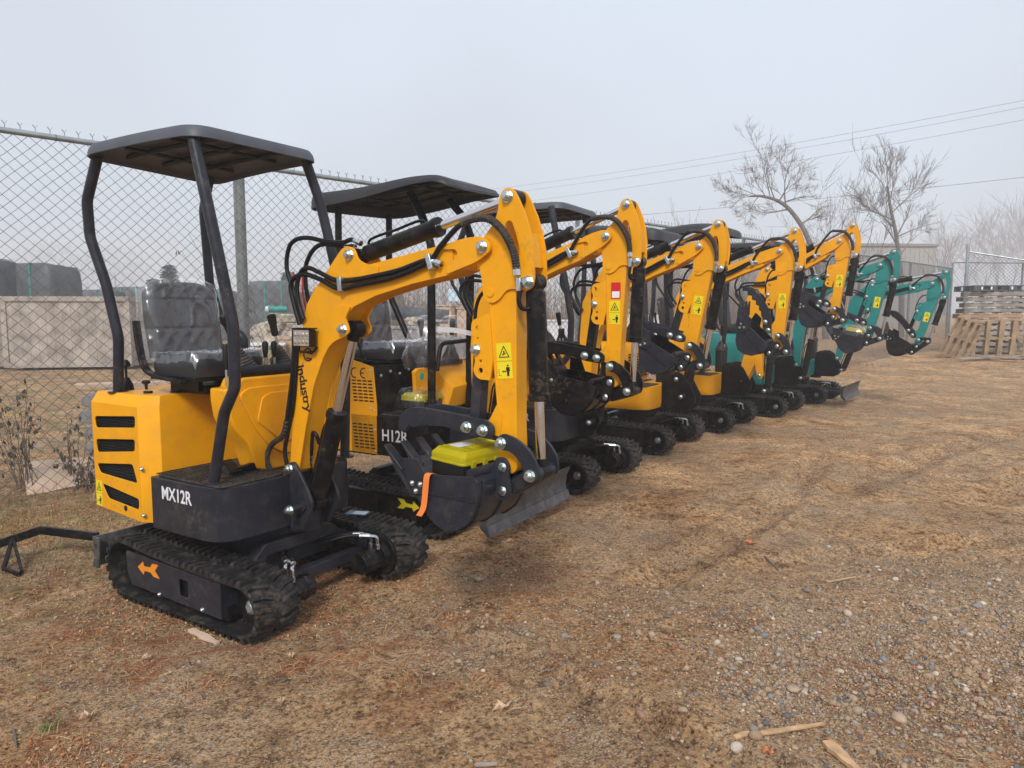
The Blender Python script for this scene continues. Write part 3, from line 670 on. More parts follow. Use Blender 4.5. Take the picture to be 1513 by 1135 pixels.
    pl.cyl((A((1.313, 1.40))[0], c-.052, A((1.313, 1.40))[1]), (A((1.313, 1.40))[0], c-.046, A((1.313, 1.40))[1]), .0)
    for (px, pz, rr_) in ((1.333, 1.392, .017),): pp = A((px, pz)); pl.lathe((pp[0], c-.047, pp[1]), (pp[0], c-.052, pp[1]), [(0, rr_), (1, rr_*.9)], 18)
    th = roundpoly([(1.325, 1.32), (1.290, 1.305), (1.243, 1.292), (1.238, 1.255), (1.252, 1.23), (1.243, 1.188), (1.258, 1.141), (1.246, 1.10), (1.27, 1.072), (1.325, 1.07), (1.338, 1.15)], [.0, .01, .02, .02, .01, .02, .01, .02, .02, 0, 0], 3)
    hs = [[A((1.27+dx+rr_*math.cos(k*.785), z0+rr_*math.sin(k*.785))) for k in range(8)] for dx, z0, rr_ in ((.0, 1.262, .011), (.0, 1.225, .005), (.012, 1.14, .006), (.012, 1.105, .011))]
    for v in (c-.040, c+.028): pl.plate([A(p) for p in th], v, v+.010, hs)
    fl = [A(p) for p in roundpoly([(1.36, .99), (1.328, .93), (1.305, .905), (1.325, .875), (1.37, .86), (1.38, .95)], .015, 3)]
    for v in (c-.042, c+.032): pl.plate(fl, v, v+.010)
    if det:
        for vv in (c-.0375, c+.0375): pl.tube([(q[0], vv, q[1]) for q in [A((1.325, 1.36)), A((1.336, 1.25)), A((1.346, 1.13)), A((1.358, 1.0)), A((1.37, .9))]], .0042, 6)
    pl.build('arm_plate', main, arm, bevel=.002)
    nut(A((1.41, 1.73)), c-.047); nut(A((1.496, 1.428)), c-.047); nut(A((1.262, 1.183)), c-.040, .9)
    if det or sp.get('sticker', True):
        w = inst(WARN, 'warning_sticker', arm, (*([A((1.388, 1.145))[0], c-.0375]), A((1.388, 1.145))[1]), (0, -A.a-R(4), 0)); w.scale = (1, 1, 1)
    if sp.get('redlabel'):
        r_ = MB(); r_.bb(-.028, .028, -.001, 0, 0, .045, 0); r_.bb(-.028, .028, -.001, 0, -.045, 0, 1); r_.bb(-.022, .022, -.0015, -.001, -.039, -.004, 2)
        pp = A((1.385, 1.265)); ob = r_.build('red_and_white_label', ['decal_red', 'decal_red', 'decal_white'], arm, smooth=0); ob.location = (pp[0], c-.0375, pp[1]); ob.rotation_euler = (0, -A.a-R(4), 0)
    # ---------------- linkage, bucket, thumb
    Lk = sim((1.40, .848), (1.524, .742), P1, P3); b = MB()
    lk = [Lk(p) for p in roundpoly([(1.376, .862), (1.405, .885), (1.463, .872), (1.523, .834), (1.556, .781), (1.556, .728), (1.520, .712), (1.494, .730), (1.491, .774), (1.445, .820), (1.389, .824)], .022, 4)]
    for v in (c-.078, c+.066): b.plate(lk, v, v+.012)
    pin(b, P3, c-.07, c+.07, .021); b.build('bucket_link', mats['iron'], root, bevel=.002)
    b = MB(); b.tube([(P3[0], c, P3[1]), (P4[0], c, P4[1])], .034, 12); b.beam([(P3[0], c, P3[1]), (P4[0], c, P4[1])], .09, .05); pin(b, P4, c-.06, c+.06, .026); pin(b, P3, c-.06, c+.06, .030); b.build('push_link', mats['iron'], root, bevel=.004)
    nut(P1, c-.078); nut(P2, c-.062); nut(P3, c-.078); nut(P4, c-.062)
    bucket(root, K, c-.015, mats, det)
    T0 = A((1.314, .886)); ta = sp.get('thumb', 0.); cs, sn = math.cos(R(ta)), math.sin(R(ta))
    def T(p):
        q = A(p); dx, dz = q[0]-T0[0], q[1]-T0[1]; return (T0[0]+dx*cs-dz*sn, T0[1]+dx*sn+dz*cs)
    b = MB()
    if sp.get('serrated'):
        n = 7; top_ = [(1.34, .905), (1.25, .945), (1.12, .965), (1.0, .945), (.90, .885), (.86, .83)]; bot = []
        for k in range(n+1):
            t_ = k/n; px = .88+(1.25-.88)*t_; pz = .845+.07*math.sin(t_*math.pi*.8)-.02*t_; bot += [(px, pz), (px+.03, pz-.015)]
        tp_ = top_+bot+[(1.33, .857)]
    else: tp_ = roundpoly([(.898, .857), (.900, .905), (.950, .945), (1.022, .950), (1.10, .945), (1.329, .925), (1.362, .904), (1.358, .868), (1.329, .857), (1.25, .862), (1.128, .885), (1.021, .880), (.975, .868), (.95, .878), (.925, .84)], [.01, .03, .03, .02, .02, .03, .02, .02, .02, .02, .02, .01, .01, .01, .0], 3)
    for v in (c-.07, c+.058): b.plate([T(p) for p in tp_], v, v+.012)
    q0, q1 = T((.96, .915)), T((1.05, .915)); b.plate([T(p) for p in [(.94, .93), (1.2, .92), (1.2, .905), (.94, .915)]], c-.058, c+.058)
    b.build('thumb', mats['iron'], root, bevel=.0015); nut(T0, c-.07); tq = T((1.240, .892)); nut(tq, c-.07)
    b = MB(); ta0 = A((1.262, 1.183 if ta == 0 else 1.20)); b.beam([(tq[0], c, tq[1]), (ta0[0]+.0, c, ta0[1])], .045, .05); b.build('thumb_strut', mats['iron'], root, bevel=.003)
    # ---------------- cylinders
    hyd_cylinder(root, cb, B((.601, 1.249)), .040, .021, .54, c)
    hyd_cylinder(root, B((.646, 1.555)), A((1.41, 1.73)), .034, .017, .55, c)
    hyd_cylinder(root, A((1.496, 1.428)), P3, .036, .018, .62, c, hose=False)
    # ---------------- hoses on the boom
    X = lambda p, v, F: (*F(p)[:1], c+v, F(p)[1])
    h1 = [((.345, 1.267), B), ((.309, 1.368), B), ((.294, 1.43), B), ((.319, 1.469), B), ((.387, 1.482), B), ((.485, 1.457), B), ((.59, 1.418), B), ((.704, 1.431), B), ((.898, 1.459), B), ((1.07, 1.512), B), ((1.131, 1.569), B), ((1.207, 1.631), A), ((1.273, 1.656), A), ((1.344, 1.654), A), ((1.397, 1.619), A), ((1.435, 1.568), A), ((1.458, 1.517), A), ((1.468, 1.45), A)]
    hose(root, [X(p, -.078, F) for p, F in h1], .0105, wrap=(.66, .99), ends=(1,))
    h2 = [((.368, 1.291), B), ((.337, 1.368), B), ((.335, 1.445), B), ((.366, 1.498), B), ((.411, 1.508), B), ((.476, 1.487), B), ((.56, 1.456), B), ((.64, 1.449), B), ((.714, 1.456), B), ((.907, 1.482), B), ((1.06, 1.518), B), ((1.13, 1.50), B)]
    hose(root, [X(p, -.076, F) for p, F in h2], .010, ends=(1,))
    q1 = [(.300, 1.265), (.236, 1.41), (.192, 1.515), (.208, 1.603), (.257, 1.64), (.338, 1.644), (.449, 1.623), (.546, 1.614), (.599, 1.623), (.655, 1.605)]
    hose(root, [X(p, -.01, B) for p in q1], .010, ends=(1,))
    q2 = [(.314, 1.329), (.289, 1.433), (.293, 1.528), (.348, 1.597), (.416, 1.615), (.514, 1.601), (.60, 1.594)]
    hose(root, [X(p, .012, B) for p in q2], .010, ends=(1,))
    cl = MB()
    for p, a in (((.607, 1.436), .1), ((1.083, 1.510), .3)):
        q = B(p); cl.box((q[0], c-.078, q[1]), (.022, .036, .060), Matrix.Rotation(-B.a-a, 3, 'Y'))
    cl.build('hose_clamp', 'zinc', boom, bevel=.002)
    e = A((1.496, 1.428)); hose(root, [(A((1.47, 1.40))[0], c-.062, A((1.47, 1.40))[1]), (A((1.467, 1.36))[0], c-.065, A((1.467, 1.36))[1]), (A((1.475, 1.335))[0], c-.055, A((1.475, 1.335))[1]), (A((1.495, 1.335))[0], c-.036, A((1.495, 1.335))[1])], .0085, ends=())
    f = MB(); pz = A((1.466, 1.42)); f.box((pz[0], c-.06, pz[1]), (.02, .022, .05)); f.build('hose_fitting', 'steel', arm, bevel=.003)
    # hose running down to the thumb on the back of the arm
    hh = [A(p) for p in [(1.30, 1.40), (1.262, 1.39), (1.235, 1.34), (1.228, 1.25), (1.235, 1.19)]]
    hose(root, [(p[0], c, p[1]) for p in hh], .007)
    return root, B, A, K, c, V
def post(root, pts, mat_, sq=.042):
    b = MB(); b.tube(soft(pts, 3, .022), sq*.56, 12); b.cyl(pts[0], (pts[0][0], pts[0][1], pts[0][2]+.007), .045, n=16)
    return b.build('canopy_post', mat_, root, smooth=50)
def soft(pts, k=3, r=.05):
    P = [Vector(p) for p in pts]; out = [P[0]]
    for i in range(1, len(P)-1):
        a, p, b = P[i-1], P[i], P[i+1]; d1 = min(r, (a-p).length*.4); d2 = min(r, (b-p).length*.4)
        s, e = p+(a-p).normalized()*d1, p+(b-p).normalized()*d2
        for j in range(k+1): t = j/k; out.append(s*(1-t)**2+p*2*t*(1-t)+e*t*t)
    out.append(P[-1]); return out

def console(root, V, mat_, u=.10, zb=.59, zt=1.03, tall=True):
    b = MB(); ol = [(-.245, .985), (-.235, 1.005), (-.225, zt-.008), (-.21, zt), (.27, zt), (.28, zb), (-.10, zb), (-.155, .61), (-.175, .67), (-.20, .735), (-.262, .80), (-.285, .86), (-.295, .93), (-.295, .985)]
    f = lambda a, z, v: (v, V(a), z)
    b.plate(ol, u-.13, u, f=f); o = b.build('console', mat_, root, bevel=.010, seg=3)
    e = MB()
    e.plate(roundpoly([(-.245, .955), (-.20, .985), (.25, .985), (.25, .66), (.0, .655), (-.085, .70), (-.16, .79), (-.20, .87)], [.05]*8, 4), u, u+.012, f=f)
    e.plate(roundpoly([(-.13, .935), (-.09, .955), (.10, .955), (.12, .72), (-.02, .715), (-.16, .83)], [.015]*6, 3), u+.012, u+.020, f=f)
    e.build('console_panel', mat_, o, bevel=.007, seg=3)
    r = MB(); r.cyl((u-.03, V(-.23), zt+.022), (u-.03, V(.29), zt+.022), .026, n=14); r.build('padded_rail', 'case_black', o)
    for vv, l in ((-.135, (-.02, -.09)), (.075, (-.03, -.03))): joystick(root, (u-.09, V(vv), zt+.02), l)
    for vv in (-.05, .0): lever(root, (u-.05, V(vv), zt+.03), .125)
    lever(root, (u-.06, V(-.255), .99), .19)
    p = MB(); p.beam([(u-.02, V(-.28), .615), (u-.02, V(-.12), .625)], .025, .03); p.box((u-.04, V(-.26), .635), (.09, .05, .012), Matrix.Rotation(.5, 3, 'Y')); p.build('travel_pedal', 'black_paint', root, bevel=.002)
    return o

def engine_box(root, V, m, vents=True, det=True):
    """engine cover: near flank with four louvred openings, chamfered top edge"""
    b = MB(); y0, y1 = V(-.46), V(.34)
    low = [(-.715, y0), (-.325, y0), (-.25, y0+.06), (-.25, y1), (-.715, y1)]
    topo = [(-.705, y0+.03), (-.335, y0+.035), (-.265, y0+.075), (-.265, y1-.02), (-.705, y1-.02)]
    n = 5; lv = [(low, lambda x: .392-(x+.715)*.07), (low, lambda x: .895), (topo, lambda x: .945)]
    vs = [(p[0], p[1], z(p[0])) for o, z in lv for p in o]; fs = []
    for i in range(2):
        for k in range(n):
            if i == 0 and k == 0: continue
            fs.append((i*n+k, i*n+(k+1) % n, (i+1)*n+(k+1) % n, (i+1)*n+k))
    fs += [tuple(range(2*n, 3*n)), tuple(reversed(range(n)))]
    b.add(vs, fs)
    holes = []
    if vents:
        hs = [[(-.690, .826), (-.345, .852), (-.350, .800), (-.682, .772)], [(-.690, .716), (-.355, .745), (-.362, .690), (-.680, .654)], [(-.692, .598), (-.385, .628), (-.352, .543), (-.665, .556)], [(-.655, .505), (-.345, .470), (-.352, .420), (-.605, .440)]]
        holes = [roundpoly(h, [.018]*4, 4) for h in hs]
    flank = [(-.715, .392), (-.325, .365), (-.325, .895), (-.715, .895)]
    fl = MB(); fl.plate(flank, y0, y0+.004, holes); b.v += []; 
    nv = len(b.v); b.add(fl.v, fl.f)
    eb = b.build('engine_cover', m, root, bevel=.004)
    g = MB()
    if vents:
        for k in range(34): z = .41+k*.0135; g.box((-.52, y0+.022, z), (.36, .018, .0028), Matrix.Rotation(.5, 3, 'X'))
        g.bb(-.70, -.33, y0+.036, y0+.040, .40, .87)
        gr = g.build('vent_grille', 'grille_black', eb)
    if det:
        w = inst(WARN, 'warning_sticker', eb, (-.683, y0-.0005, .455), (0, .05, 0)); w.scale = (.8, 1, .95)
        for p in ((-.275, .615), (-.275, .40)):
            inst(SCREW, 'screw', eb, (-.31, y0, p[1]))
        t = MB(); t.cyl((-.40, y0+.10, .944), (-.40, y0+.10, .955), .02, n=18); t.build('filler_cap', 'case_black', eb)
        t = MB(); t.cyl((-.33, y0+.20, .944), (-.33, y0+.20, .950), .03, n=18); t.box((-.33, y0+.2, .957), (.07, .018, .012)); t.build('latch', 'case_black', eb)
        t = MB(); t.cyl((-.565, y0+.19, .944), (-.565, y0+.19, .97), .007, n=8); t.lathe((-.565, y0+.19, .968), (-.565, y0+.19, .99), [(0, .006), (.4, .02), (.8, .02), (1, .012)], 12); t.build('choke_knob', 'case_black', eb)
        t = MB(); t.lathe((-.63, y0+.13, .944), (-.63, y0+.13, 1.005), [(0, .034), (.5, .028), (1, .012)], 14); t.cyl((-.63, y0+.13, 1.0), (-.63, y0+.13, 1.06), .006, n=8); t.lathe((-.63, y0+.13, 1.055), (-.63, y0+.13, 1.09), [(0, .014), (.2, .024), (.6, .02), (1, .01)], 12); t.build('throttle_lever', 'case_black', eb)
        t = MB(); t.cyl((-.46, y0-.001, .412), (-.46, y0+.02, .412), .014, n=16); t.build('lock', 'case_black', eb)
    return eb

def upper_flat(idx, root, V, sp):
    eb = engine_box(root, V, sp['main'], True, idx == 1)
    con = console(root, V, sp['main'])
    seat(root, -.42, V(-.145), 1.03, .40, idx == 1)
    p = MB(); p.bb(-.36, -.12, V(-.25), V(-.04), .945, .985); p.build('seat_mount', 'black_paint', root, bevel=.004)
    if idx == 1: cp = [(.265, V(-.52)), (.255, V(.135)), (-.62, V(.20)), (-.50, V(-.56))]; z = 2.045
    else: cp = [(.27, V(-.44)), (.22, V(.30)), (-.55, V(.34)), (-.50, V(-.46))]; z = 2.10
    dz = z-2.045
    canopy(root, cp, z, ('canopy_plastic', 'canopy_under'), lambda x, y: -.012*(x/.5)**2, drop=.040, crown=.018, rad=.10)
    m = 'dark_paint'
    post(root, [(.135, V(-.405), .60), (.245, V(-.42), .909), (.335, V(-.43), 1.02), (.345, V(-.435), 1.271), (.305, V(-.46), 1.539), (.25, V(-.475), 1.808), (.20, V(-.48), 2.01+dz)], m)
    post(root, [(.20, V(.29), .60), (.23, V(.28), 1.0), (.25, V(.24), 1.40), (.235, V(.20), 1.614), (.20, V(.17), 1.832), (.17, V(.115), 2.02+dz)], m)
    post(root, [(-.58, V(-.40), .94), (-.535, V(-.41), 1.20), (-.58, V(-.43), 1.449), (-.64, V(-.46), 1.665), (-.62, V(-.475), 1.824), (-.50, V(-.48), 2.01+dz)], m)
    post(root, [(-.50, V(.24), .94), (-.46, V(.22), 1.182), (-.60, V(.18), 1.287), (-.663, V(.17), 1.467), (-.677, V(.16), 1.859), (-.58, V(.14), 2.02+dz)], m)
    return eb, con

def upper_box(idx, root, V, sp):
    """body with louvred flank, black pedestal, tall front posts and curved roof"""
    m = sp['main']; y0 = V(-.46); y1 = V(.34)
    b = MB(); fl = [(-.70, .455), (-.035, .448), (-.035, .75), (-.058, .985), (-.25, 1.030), (-.70, 1.00)]
    b.plate(fl, y0, y0+.006); eb = b.build('engine_cover', m, root, bevel=.002)
    b = MB(); b.bb(-.69, -.06, y0+.006, y1, .44, .99); b.plate([(-.06, .69), (-.02, .69), (-.04, .90), (-.06, .98)], y0+.01, y1); b.build('seat_pedestal', 'black_paint', root, bevel=.004)
    for z0, rows in ((.785, 7), (.515, 8)):
        g = MB()
        for r in range(rows):
            for c_ in range(4): g.bb(-.232+c_*.043+r*.0022, -.199+c_*.043+r*.0022, y0-.0012, y0, z0+.108-r*.0205, z0+.117-r*.0205)
        g.build('louvre', 'grille_black', eb, smooth=0)
    ce = MB(); 
    for cx, bar in ((-.205, False), (-.13, True)):
        a0 = [(cx+.034*math.cos(R(t)), .945+.034*math.sin(R(t))) for t in range(75, 286, 14)]; a1 = [(cx+.026*math.cos(R(t)), .945+.026*math.sin(R(t))) for t in range(285, 74, -14)]
        ce.plate(a0+a1, y0-.0012, y0)
        if bar: ce.bb(cx-.03, cx-.004, y0-.0013, y0-.0001, .941, .949)
    ce.build('conformity_mark', 'decal_black', eb, smooth=0)
    for p in ((-.08, .965), (-.075, .95), (-.055, .72), (-.05, .60), (-.05, .47), (-.08, .73)): inst(SCREW, 'screw', eb, (p[0], y0, p[1])).scale = (.6, .6, .6)
    for k in range(7): inst(SCREW, 'screw', eb, (-.04, y0+.05+k*.09, .93+(k % 2)*.02)).rotation_euler = (0, 0, R(90))
    seat(root, -.40, V(-.09), 1.02, .44, True)
    # front console: faceted box
    c = MB(); f = lambda a, z, v: (v, V(a), z)
    c.plate([(-.22, .70), (-.235, .93), (-.24, .945), (-.20, .965), (.33, .965), (.33, .70)], .06, .085, f=f)
    c.add([(.085, V(-.05), .70), (.085, V(.33), .70), (.085, V(.33), .96), (.085, V(-.05), .96), (.17, V(.0), .70), (.17, V(.30), .70), (.20, V(.28), .85), (.20, V(.02), .83)], [(0, 1, 2, 3), (4, 7, 6, 5), (0, 4, 5, 1), (3, 2, 6, 7), (0, 3, 7, 4), (1, 5, 6, 2)])
    co = c.build('console', m, root, bevel=.004)
    t = MB(); t.cyl((.085, V(-.165), .912), (.087, V(-.165), .912), .022, n=24); t.build('inspection_sticker', 'decal_teal', co, smooth=0)
    k = 'black_paint'
    post(root, [(.185, V(-.2), .70), (.19, V(-.2), 1.0), (.195, V(-.2), 1.72), (.13, V(-.2), 1.90), (.04, V(-.2), 2.05)], k, .046)
    post(root, [(.20, V(.2), .70), (.205, V(.2), 1.0), (.22, V(.2), 1.80), (.17, V(.2), 1.93), (.05, V(.2), 2.05)], k, .046)
    post(root, [(-.24, V(.2), .98), (-.30, V(.2), 1.12), (-.459, V(.2), 1.416), (-.469, V(.2), 1.678), (-.463, V(.2), 1.99)], k, .04)
    post(root, [(-.24, V(-.3), .98), (-.30, V(-.3), 1.12), (-.459, V(-.3), 1.416), (-.469, V(-.3), 1.678), (-.463, V(-.3), 1.99)], k, .04)
    b = MB(); b.tube(soft([(.20, V(-.16), .95), (.20, V(-.12), 1.12), (.20, V(.2), 1.13)]), .014, 10); b.build('grab_rail', k, root, smooth=60)
    b = MB(); b.tube(spline([(.19, V(-.19), 1.21), (.23, V(.0), 1.20), (.28, V(.20), 1.165)], 6), 1, 4, sq=(.002, .016)); b.build('wrapping_tape', 'decal_white', root)
    b = MB(); b.bb(.0, .10, V(-.14), V(.28), .965, 1.0); co2 = b.build('control_block', 'case_black', root, bevel=.01)
    for vv, l in ((-.08, (-.02, -.02)), (.2, (.0, .03))): joystick(root, (.05, V(vv), 1.0), l, .27)
    # film bag over the control levers
    rr = random.Random(8); ol = rrect(-.04, .15, V(-.19), V(.33), .05, 6); fb = MB(); n = len(ol)
    prof = [(1.04, .955), (1.06, 1.02), (1.0, 1.1), (.95, 1.17), (.85, 1.235), (.6, 1.27), (.2, 1.255)]; vs = []
    cx, cy = .05, V(.07)
    for sc, z in prof:
        for i, p in enumerate(ol):
            w = 1+.06*math.sin(i*2.3+z*31)+.04*rr.uniform(-1, 1); vs.append((cx+(p[0]-cx)*sc*w, cy+(p[1]-cy)*sc*w, z+.03*math.sin(p[1]*22)*(z-.95)/.3))
    fb.add(vs, [(i*n+q, i*n+(q+1) % n, (i+1)*n+(q+1) % n, (i+1)*n+q) for i in range(len(prof)-1) for q in range(n)]); fb.build('plastic_cover', 'clear_film', root, smooth=180)
    def warp(x, y):
        t = max(0, min(1, (x+.60)/1.1)); return .030*math.exp(-((t-.80)/.28)**2)-.008*(1-t)-.035*max(0, (t-.9)/.1)**2
    canopy(root, [(.52, V(-.46)), (.44, V(.26)), (-.48, V(.28)), (-.60, V(-.46))], 2.055, ('canopy_black', 'canopy_under'), warp, drop=.06, crown=.022, rad=.12, taper=lambda x: 1.45-1.05*max(0, min(1, (x+.6)/1.1)))
    return eb, co

def upper_round(idx, root, V, sp):
    """later machines: moulded rounded engine hood, coloured tub"""
    m = sp['main']; b = MB()
    ol = rrect(-.70, -.04, V(-.45), V(.33), .12, 6)
    b.shell(ol, [(1, .60), (1.0, .80), (.985, .90), (.94, .97), (.84, 1.01), (.5, 1.03)]); eb = b.build('engine_cover', m, root, smooth=45)
    for a_, b_ in ((-.25, -.02), (.04, .25)):
        g = MB()
        for k in range(9): g.bb(-.038, -.030, V(a_), V(b_), .66+k*.028, .672+k*.028)
        g.build('louvre', 'grille_black', eb)
    b = MB(); b.shell(rrect(.10, .20, V(.10), V(.28), .03, 4), [(1, .59), (1, .84), (.9, .87)]); co = b.build('console', 'case_black', root, bevel=.006)
    seat(root, -.44, V(-.08), 1.05, .42, False)
    for vv, l in ((.14, (.03, -.03)), (.24, (.0, .03))): joystick(root, (.15, V(vv), .86), l, .30)
    for vv in (.17, .20): lever(root, (.18, V(vv), .86), .16)
    k = 'dark_paint' if sp.get('canopy') != 'flat' else 'black_paint'
    z = sp['cz']
    post(root, [(.10, V(-.33), .62), (.17, V(-.33), 1.1), (.14, V(-.33), z-.35), (.02, V(-.33), z-.03)], k, .05)
    post(root, [(.10, V(.24), .62), (.17, V(.24), 1.1), (.14, V(.24), z-.35), (.02, V(.24), z-.03)], k, .05)
    post(root, [(-.56, V(-.30), .95), (-.52, V(-.3), 1.4), (-.50, V(-.3), z-.02)], k, .045); post(root, [(-.56, V(.22), .95), (-.52, V(.22), 1.4), (-.50, V(.22), z-.02)], k, .045)
    cm = ('canopy_black', 'canopy_under') if sp['canopy'] != 'teal' else ('teal_paint', 'canopy_under')
    if sp['canopy'] == 'arched':
        wf = lambda x, y: .075*math.sin(max(0, min(1, (x+.6)/1.05))*math.pi*.9)-.06; dr = .07; cr = .04
    elif sp['canopy'] == 'slant': wf = lambda x, y: -.09*(x+.1)-.0; dr = .09; cr = .035
    else: wf = lambda x, y: 0; dr = .05; cr = .015
    canopy(root, [(.34, V(-.46)), (.33, V(.34)), (-.58, V(.34)), (-.60, V(-.46))], z, cm, wf, drop=dr, crown=cr, rad=.14)
    # boom swing guard by the bracket
    if sp.get('guard'):
        g = MB(); g.plate(roundpoly([(.50, .833), (.57, .856), (.635, .824), (.615, .713), (.53, .513), (.485, .485), (.445, .505), (.443, .59)], .025, 3), V(-.09), V(-.075)); g.plate([(.57, .856), (.635, .824), (.615, .713), (.53, .513), (.525, .513), (.608, .713), (.628, .822), (.566, .85)], V(-.075), V(.05)); g.build('boom_guard', m, root, bevel=.002); inst(SCREW, 'screw', root, (.48, V(-.09), .53)).scale = (1.5, 1.5, 1.5)
    return eb, co

COLTUB = [(.93, .375), (.985, .41), (1, .46), (1, .60)]
SPECS = {
1: dict(label='nearest yellow excavator with flat dark canopy, MX12R lettered on its grey deck', main='yellow_paint', tub='dark_paint', blade='rear', arrow='orange', detail=True, text='MX12R', base=(.26, .62), joint=(1.315, 1.557), P2=(1.405, .759), P3=(1.524, .742), P4=(1.405, .671), fn=upper_flat),
2: dict(label='second yellow excavator from the front, H12R lettered on its black deck', main='yellow_paint', tub='black_paint', blade='front', arrow='yellow', detail=True, text='H12R', tsize=.10, tu=.10, tz=.570, tubprof=[(1, .446), (1, .69)], base=(.44, .66), joint=(1.297, 1.732), P2=(1.332, .929), P3=(1.436, .884), P4=(1.307, .846), fn=upper_box, redlabel=True),
3: dict(label='third yellow excavator in the row, with flat grey canopy and dark grey deck', main='yellow_paint', tub='dark_paint', blade='rear', arrow=None, text='MX12R', tu=-.10, base=(.29, .64), joint=(1.156, 1.771), P2=(1.094, .991), P3=(1.186, .937), P4=(1.044, .919), fn=upper_flat),
4: dict(label='fourth excavator from the front, yellow tub, black slanting roof and dark thumb bucket', main='yellow_paint', tub='yellow_paint', tubprof=COLTUB, blade='rear', arrow=None, vo=.12, bigplate=True, base=(.40, .66), joint=(1.324, 1.852), P2=(1.332, 1.003), P3=(1.411, .957), P4=(1.263, .94), fn=upper_round, canopy='slant', cz=2.10, thumb=-58, serrated=True, bighole=True, bigtip=True),
5: dict(label='fifth excavator from the front, with arched black roof and yellow guard', main='yellow_paint', tub='yellow_paint', tubprof=COLTUB, blade='rear', arrow=None, vo=.12, bigplate=True, base=(.68, .60), joint=(1.45, 2.045), P2=(1.419, 1.252), P3=(1.515, 1.221), P4=(1.363, 1.18), fn=upper_round, canopy='arched', cz=2.24, bighole=True, bigtip=True, guard=True, thumb=-8),
6: dict(label='sixth excavator in the row, nearer of the two with teal booms', main='teal_paint', tub='teal_paint', tubprof=COLTUB, blade='rear', arrow=None, vo=.12, bigplate=True, base=(.52, .63), joint=(1.44, 1.862), P2=(1.347, 1.019), P3=(1.473, .985), P4=(1.329, .932), fn=upper_round, canopy='flat', cz=2.17, bigtip=True, thumb=-6),
7: dict(label='farthest excavator, teal with its grey dozer blade on the ground in front', main='teal_paint', tub='teal_paint', tubprof=COLTUB, blade='front', arrow=None, vo=.12, bigplate=True, base=(.56, .63), joint=(1.718, 1.684), P2=(1.568, .827), P3=(1.703, .90), P4=(1.512, .746), fn=upper_round, canopy='teal', cz=2.10, bighole=True, thumb=-30),
}
INFO = {}
for i, sp in SPECS.items():
    root, B, A, K, c, V = excavator(i, sp)
    eb, con = sp['fn'](i, root, V, sp)
    INFO[i] = (root, B, A, K, c, V, eb, con)

# ---- details only the first machine shows
root, B, A, K, c, V, eb, con = INFO[1]
w = MB(); w.box((.395, -.118, 1.21), (.105, .035, .075)); w.box((.395, -.118, 1.251), (.115, .048, .005)); wl = w.build('work_light', 'case_black', root, bevel=.004)
wl.rotation_euler = (0, 0, 0)
g = MB(); g.bb(.347, .443, -.1385, -.1355, 1.176, 1.244); g.build('lamp_lens', 'lamp_glass', wl, bevel=.002)
g = MB()
for i in range(4):
    for j in range(2): g.lathe((.360+i*.0235, -.1385, 1.194+j*.032), (.360+i*.0235, -.144, 1.194+j*.032), [(0, .010), (.5, .008), (1, .003)], 10)
g.build('lamp_cell', 'lamp_glass', wl); g = MB(); g.tube([(.36, -.12, 1.172), (.365, -.12, 1.15), (.43, -.10, 1.15), (.44, -.09, 1.172)], .006, 6); g.build('lamp_bracket', 'case_black', wl)
cb = [(.297, 1.084), (.258, .90), (.22, .773), (.139, .718), (.098, .65), (.124, .589), (.17, .579)]
hose(root, [(p[0], -.10, p[1]) for p in [(.31, 1.25)]+cb], .0095, wrap=(.35, .99))
hose(root, [(p[0], -.09, p[1]) for p in [(.32, 1.25), (.30, 1.05), (.275, .901), (.235, .773), (.213, .693), (.227, .618)]], .0095)
hose(root, [(.27, .0, .60), (.31, -.02, .70), (.33, -.03, .775), (.355, -.03, .77), (.362, -.02, .73)], .009, ends=(0,))
for pts in ([(.29, 1.30), (.25, 1.42), (.225, 1.50)], [(.305, 1.32), (.285, 1.40), (.285, 1.48)]):
    b = MB(); b.tube([(p[0]-.004, -.042, p[1]) for p in spline([(p[0], 0, p[1]) for p in pts], 4)] if False else [(p[0]+.003, -.026, p[1]) for p in pts], .0045, 6); b.build('red_hose_stripe', 'red_hose_mark', root)
tm = text_mesh('industry', .082, 'decal_black', bold=.0012, spacing=.92)
o = inst(tm, 'maker_lettering', INFO[1][0], (.342, c-.0605, .985), (R(90), R(78), 0)); o.scale = (.86, .8, 1)
lg = MB(); ring = [(.372+.030*math.cos(R(t)), 1.135+.030*math.sin(R(t))) for t in range(40, 331, 15)]; rin = [(.372+.023*math.cos(R(t)), 1.135+.023*math.sin(R(t))) for t in range(330, 39, -15)]
lg.plate(ring+rin, c-.0612, c-.060); lg.plate([(.352, 1.15), (.40, 1.142), (.40, 1.136), (.352, 1.143)], c-.0614, c-.060); lg.plate([(.362, 1.125), (.395, 1.118), (.395, 1.112), (.362, 1.118)], c-.0614, c-.060)
sw = [(.338, 1.10), (.322, 1.06), (.316, 1.0), (.318, .95)]; lg.plate(sw+[(.322, .95), (.321, 1.0), (.327, 1.06), (.341, 1.10)], c-.0612, c-.060)
lg.build('maker_emblem', 'decal_black', root, smooth=0)

